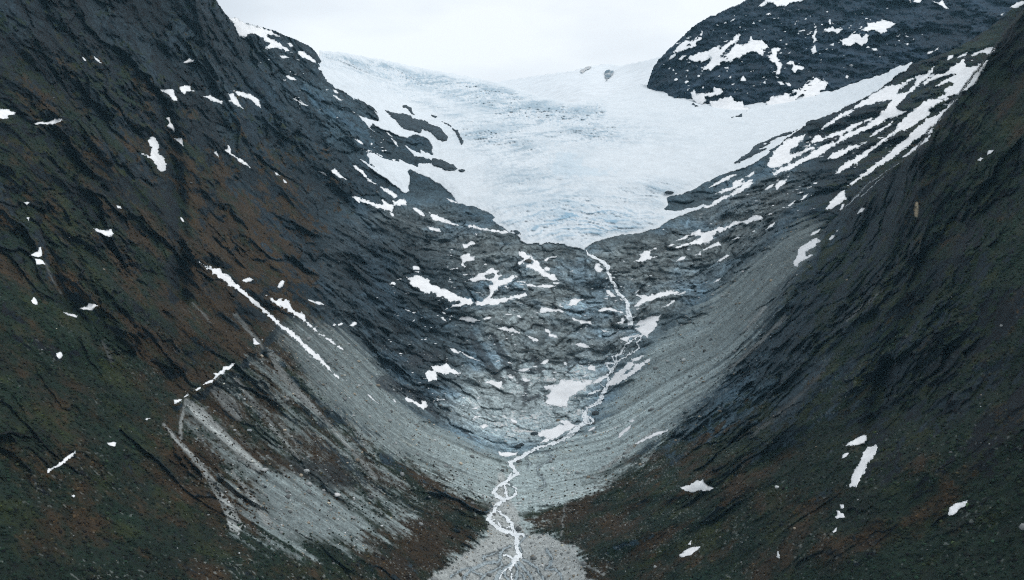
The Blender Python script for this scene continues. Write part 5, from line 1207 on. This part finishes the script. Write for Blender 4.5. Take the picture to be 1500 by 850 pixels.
def scatter(name, u, v, size, flat, cols, mat, jag):
    n = len(u)
    P = to_world(u, v, lut(D_GROUND, u, v))
    a = rng.random(n) * 6.283
    vs_ = ICO_V[None] * (1 + jag * (rng.random((n, 12, 1)) - 0.5))
    vs_ = vs_ * size[:, None, None] * np.stack([0.7 + 0.6 * rng.random(n), 0.7 + 0.6 * rng.random(n), flat * (0.7 + 0.6 * rng.random(n))], -1)[:, None]
    ca, sa = np.cos(a)[:, None], np.sin(a)[:, None]
    x = vs_[..., 0] * ca - vs_[..., 1] * sa
    y = vs_[..., 0] * sa + vs_[..., 1] * ca
    vs_ = np.stack([x, y, vs_[..., 2] + 0.25 * size[:, None]], -1) + P[:, None]
    f = (ICO_F[None] + (np.arange(n) * 12)[:, None, None]).reshape(-1, 3).astype(np.int32)
    me = bpy.data.meshes.new(name)
    me.vertices.add(n * 12); me.vertices.foreach_set('co', vs_.astype(np.float32).ravel())
    me.loops.add(f.size); me.loops.foreach_set('vertex_index', f.ravel())
    me.polygons.add(len(f)); me.polygons.foreach_set('loop_start', np.arange(0, f.size, 3, dtype=np.int32))
    at = me.attributes.new('col', 'FLOAT_COLOR', 'POINT')
    c = np.ones((n, 12, 4), np.float32); c[..., :3] = cols[:, None]
    at.data.foreach_set('color', c.ravel())
    me.update(calc_edges=True)
    me.materials.append(mat)
    o = bpy.data.objects.new(name, me); COL.objects.link(o)
    return tag(o, kind='stuff')


dry = (wet_d > 1.0) & (snowy < 0.3)
w_stone = (1.2 * gm + 0.8 * fan * (V < 860) + 0.22 * low * (around > 0.1) + 0.025 * low + 0.18 * bowl * slab + 0.5 * cone) * dry
su_, sv_, k = pick(w_stone, 9000)
sz = 0.55 + 0.55 * rng.pareto(2.6, 9000)
sz = np.clip(sz, 0.5, 4.0) * np.where(rng.random(9000) < 0.5, 1.0, 0.8)
tone_s = np.exp(rng.normal(-1.5, 0.5, 9000))[:, None] * np.where(rng.random((9000, 1)) < 0.25, np.array([[1.15, 1.0, 0.78]]), np.array([[0.95, 1.0, 1.0]]))
m_stone = ground_material('boulder_stone', fine=1.2, bump=0.4, contrast=0.3, bump_dist=0.3)
scatter('boulders', su_, sv_, sz, 0.75, np.clip(tone_s, 0.03, 0.6), m_stone, 0.5)

w_shrub = veg * (1 - gm) * (1 - fan) * (1 - bowl) * np.clip(1.5 - DB / 1000, 0.02, 1) * dry
su_, sv_, k = pick(w_shrub, 24000)
sc = vegc.reshape(-1, 3)[k] * np.exp(rng.normal(0.05, 0.45, (24000, 1)))
m_shrub = ground_material('shrub_leaves', fine=2.5, bump=0.8, contrast=0.6, bump_dist=0.3)
scatter('low_shrubs', su_, sv_, 0.5 + 1.1 * rng.random(24000) ** 2, 0.8, np.clip(sc, 0.006, 0.2), m_shrub, 0.9)

# a few boulders large enough to tell apart
BIG = [((773.5, 384), 7.0, (0.085, 0.080, 0.070), 'brown boulder ringed by the knotted snow chain'), ((783, 637), 5.5, (0.05, 0.065, 0.075), 'dark boulder at the left end of the lowest snow bank'),
       ((449, 691), 3.0, (0.36, 0.38, 0.38), 'pale boulder lying under the dark crag on the left cone'), ((365, 632), 2.6, (0.26, 0.28, 0.29), 'grey boulder in the dark hollow near the top of the cone'),
       ((388, 714), 1.6, (0.03, 0.035, 0.04), 'small dark boulder alone on the pale cone gravel'), ((759, 655), 4.5, (0.04, 0.05, 0.055), 'blackish boulder just above the stream bend'), ((764, 652), 3.6, (0.05, 0.06, 0.065), 'dark boulder touching the blackish one by the stream bend'),
       ((872, 607), 6.0, (0.06, 0.07, 0.075), 'rounded dark rock on the right bank where the stream narrows')]
for i, ((bu, bv), r, c, lab) in enumerate(BIG):
    th, ph = np.meshgrid(np.linspace(0, 2 * np.pi, 19), np.linspace(0, np.pi, 11))
    q = np.stack([np.sin(ph) * np.cos(th), np.sin(ph) * np.sin(th), np.cos(ph)], -1)
    nz = 1 + 0.35 * fbm(q[..., 0] * 1.3 + i * 3, q[..., 1] * 1.3, q[..., 2] * 1.3, 4, 0.55, seed=200 + i)
    q = q * (nz * r)[..., None] * np.array([1.2, 0.9, 0.75])
    base = to_world(np.array(bu), np.array(bv), lut(D_GROUND, np.array([bu]), np.array([bv]))[0])
    o = mesh_from_grid('boulder', q + np.array([0, 0, 0.25 * r]), None, {'col': np.ones(q.shape) * c3(*c)}, m_stone, smooth=False)
    o.location = base
    tag(o, lab, 'boulder')
# ------------------------------------------------------------------ haze
lo, hi = np.full(3, 1e9), np.full(3, -1e9)
for o in list(COL.objects):
    if o.type == 'MESH':
        n = len(o.data.vertices)
        a = np.empty(n * 3, np.float32); o.data.vertices.foreach_get('co', a); a = a.reshape(-1, 3)
        lo = np.minimum(lo, a.min(0)); hi = np.maximum(hi, a.max(0))
lo = np.minimum(lo, CAM - 50) - (300, 300, 1); hi = np.maximum(hi, CAM + 20) + (300, 300, 10)
me = bpy.data.meshes.new('haze')
vs8 = [(a, b, c) for a in (lo[0], hi[0]) for b in (lo[1], hi[1]) for c in (lo[2], hi[2])]
me.from_pydata(vs8, [], [(0, 1, 3, 2), (4, 6, 7, 5), (0, 4, 5, 1), (2, 3, 7, 6), (0, 2, 6, 4), (1, 5, 7, 3)])
hz = bpy.data.materials.new('haze'); hz.use_nodes = True
hn, hl = hz.node_tree.nodes, hz.node_tree.links
hn.clear()
ho = hn.new('ShaderNodeOutputMaterial'); hp = hn.new('ShaderNodeVolumePrincipled')
hp.inputs['Color'].default_value = (0.38, 0.76, 1.0, 1); hp.inputs['Density'].default_value = HAZE
hl.new(hp.outputs['Volume'], ho.inputs['Volume'])
me.materials.append(hz)
haze = bpy.data.objects.new('haze', me); COL.objects.link(haze)
tag(haze, kind='stuff')
print('BOUNDS', lo, hi)
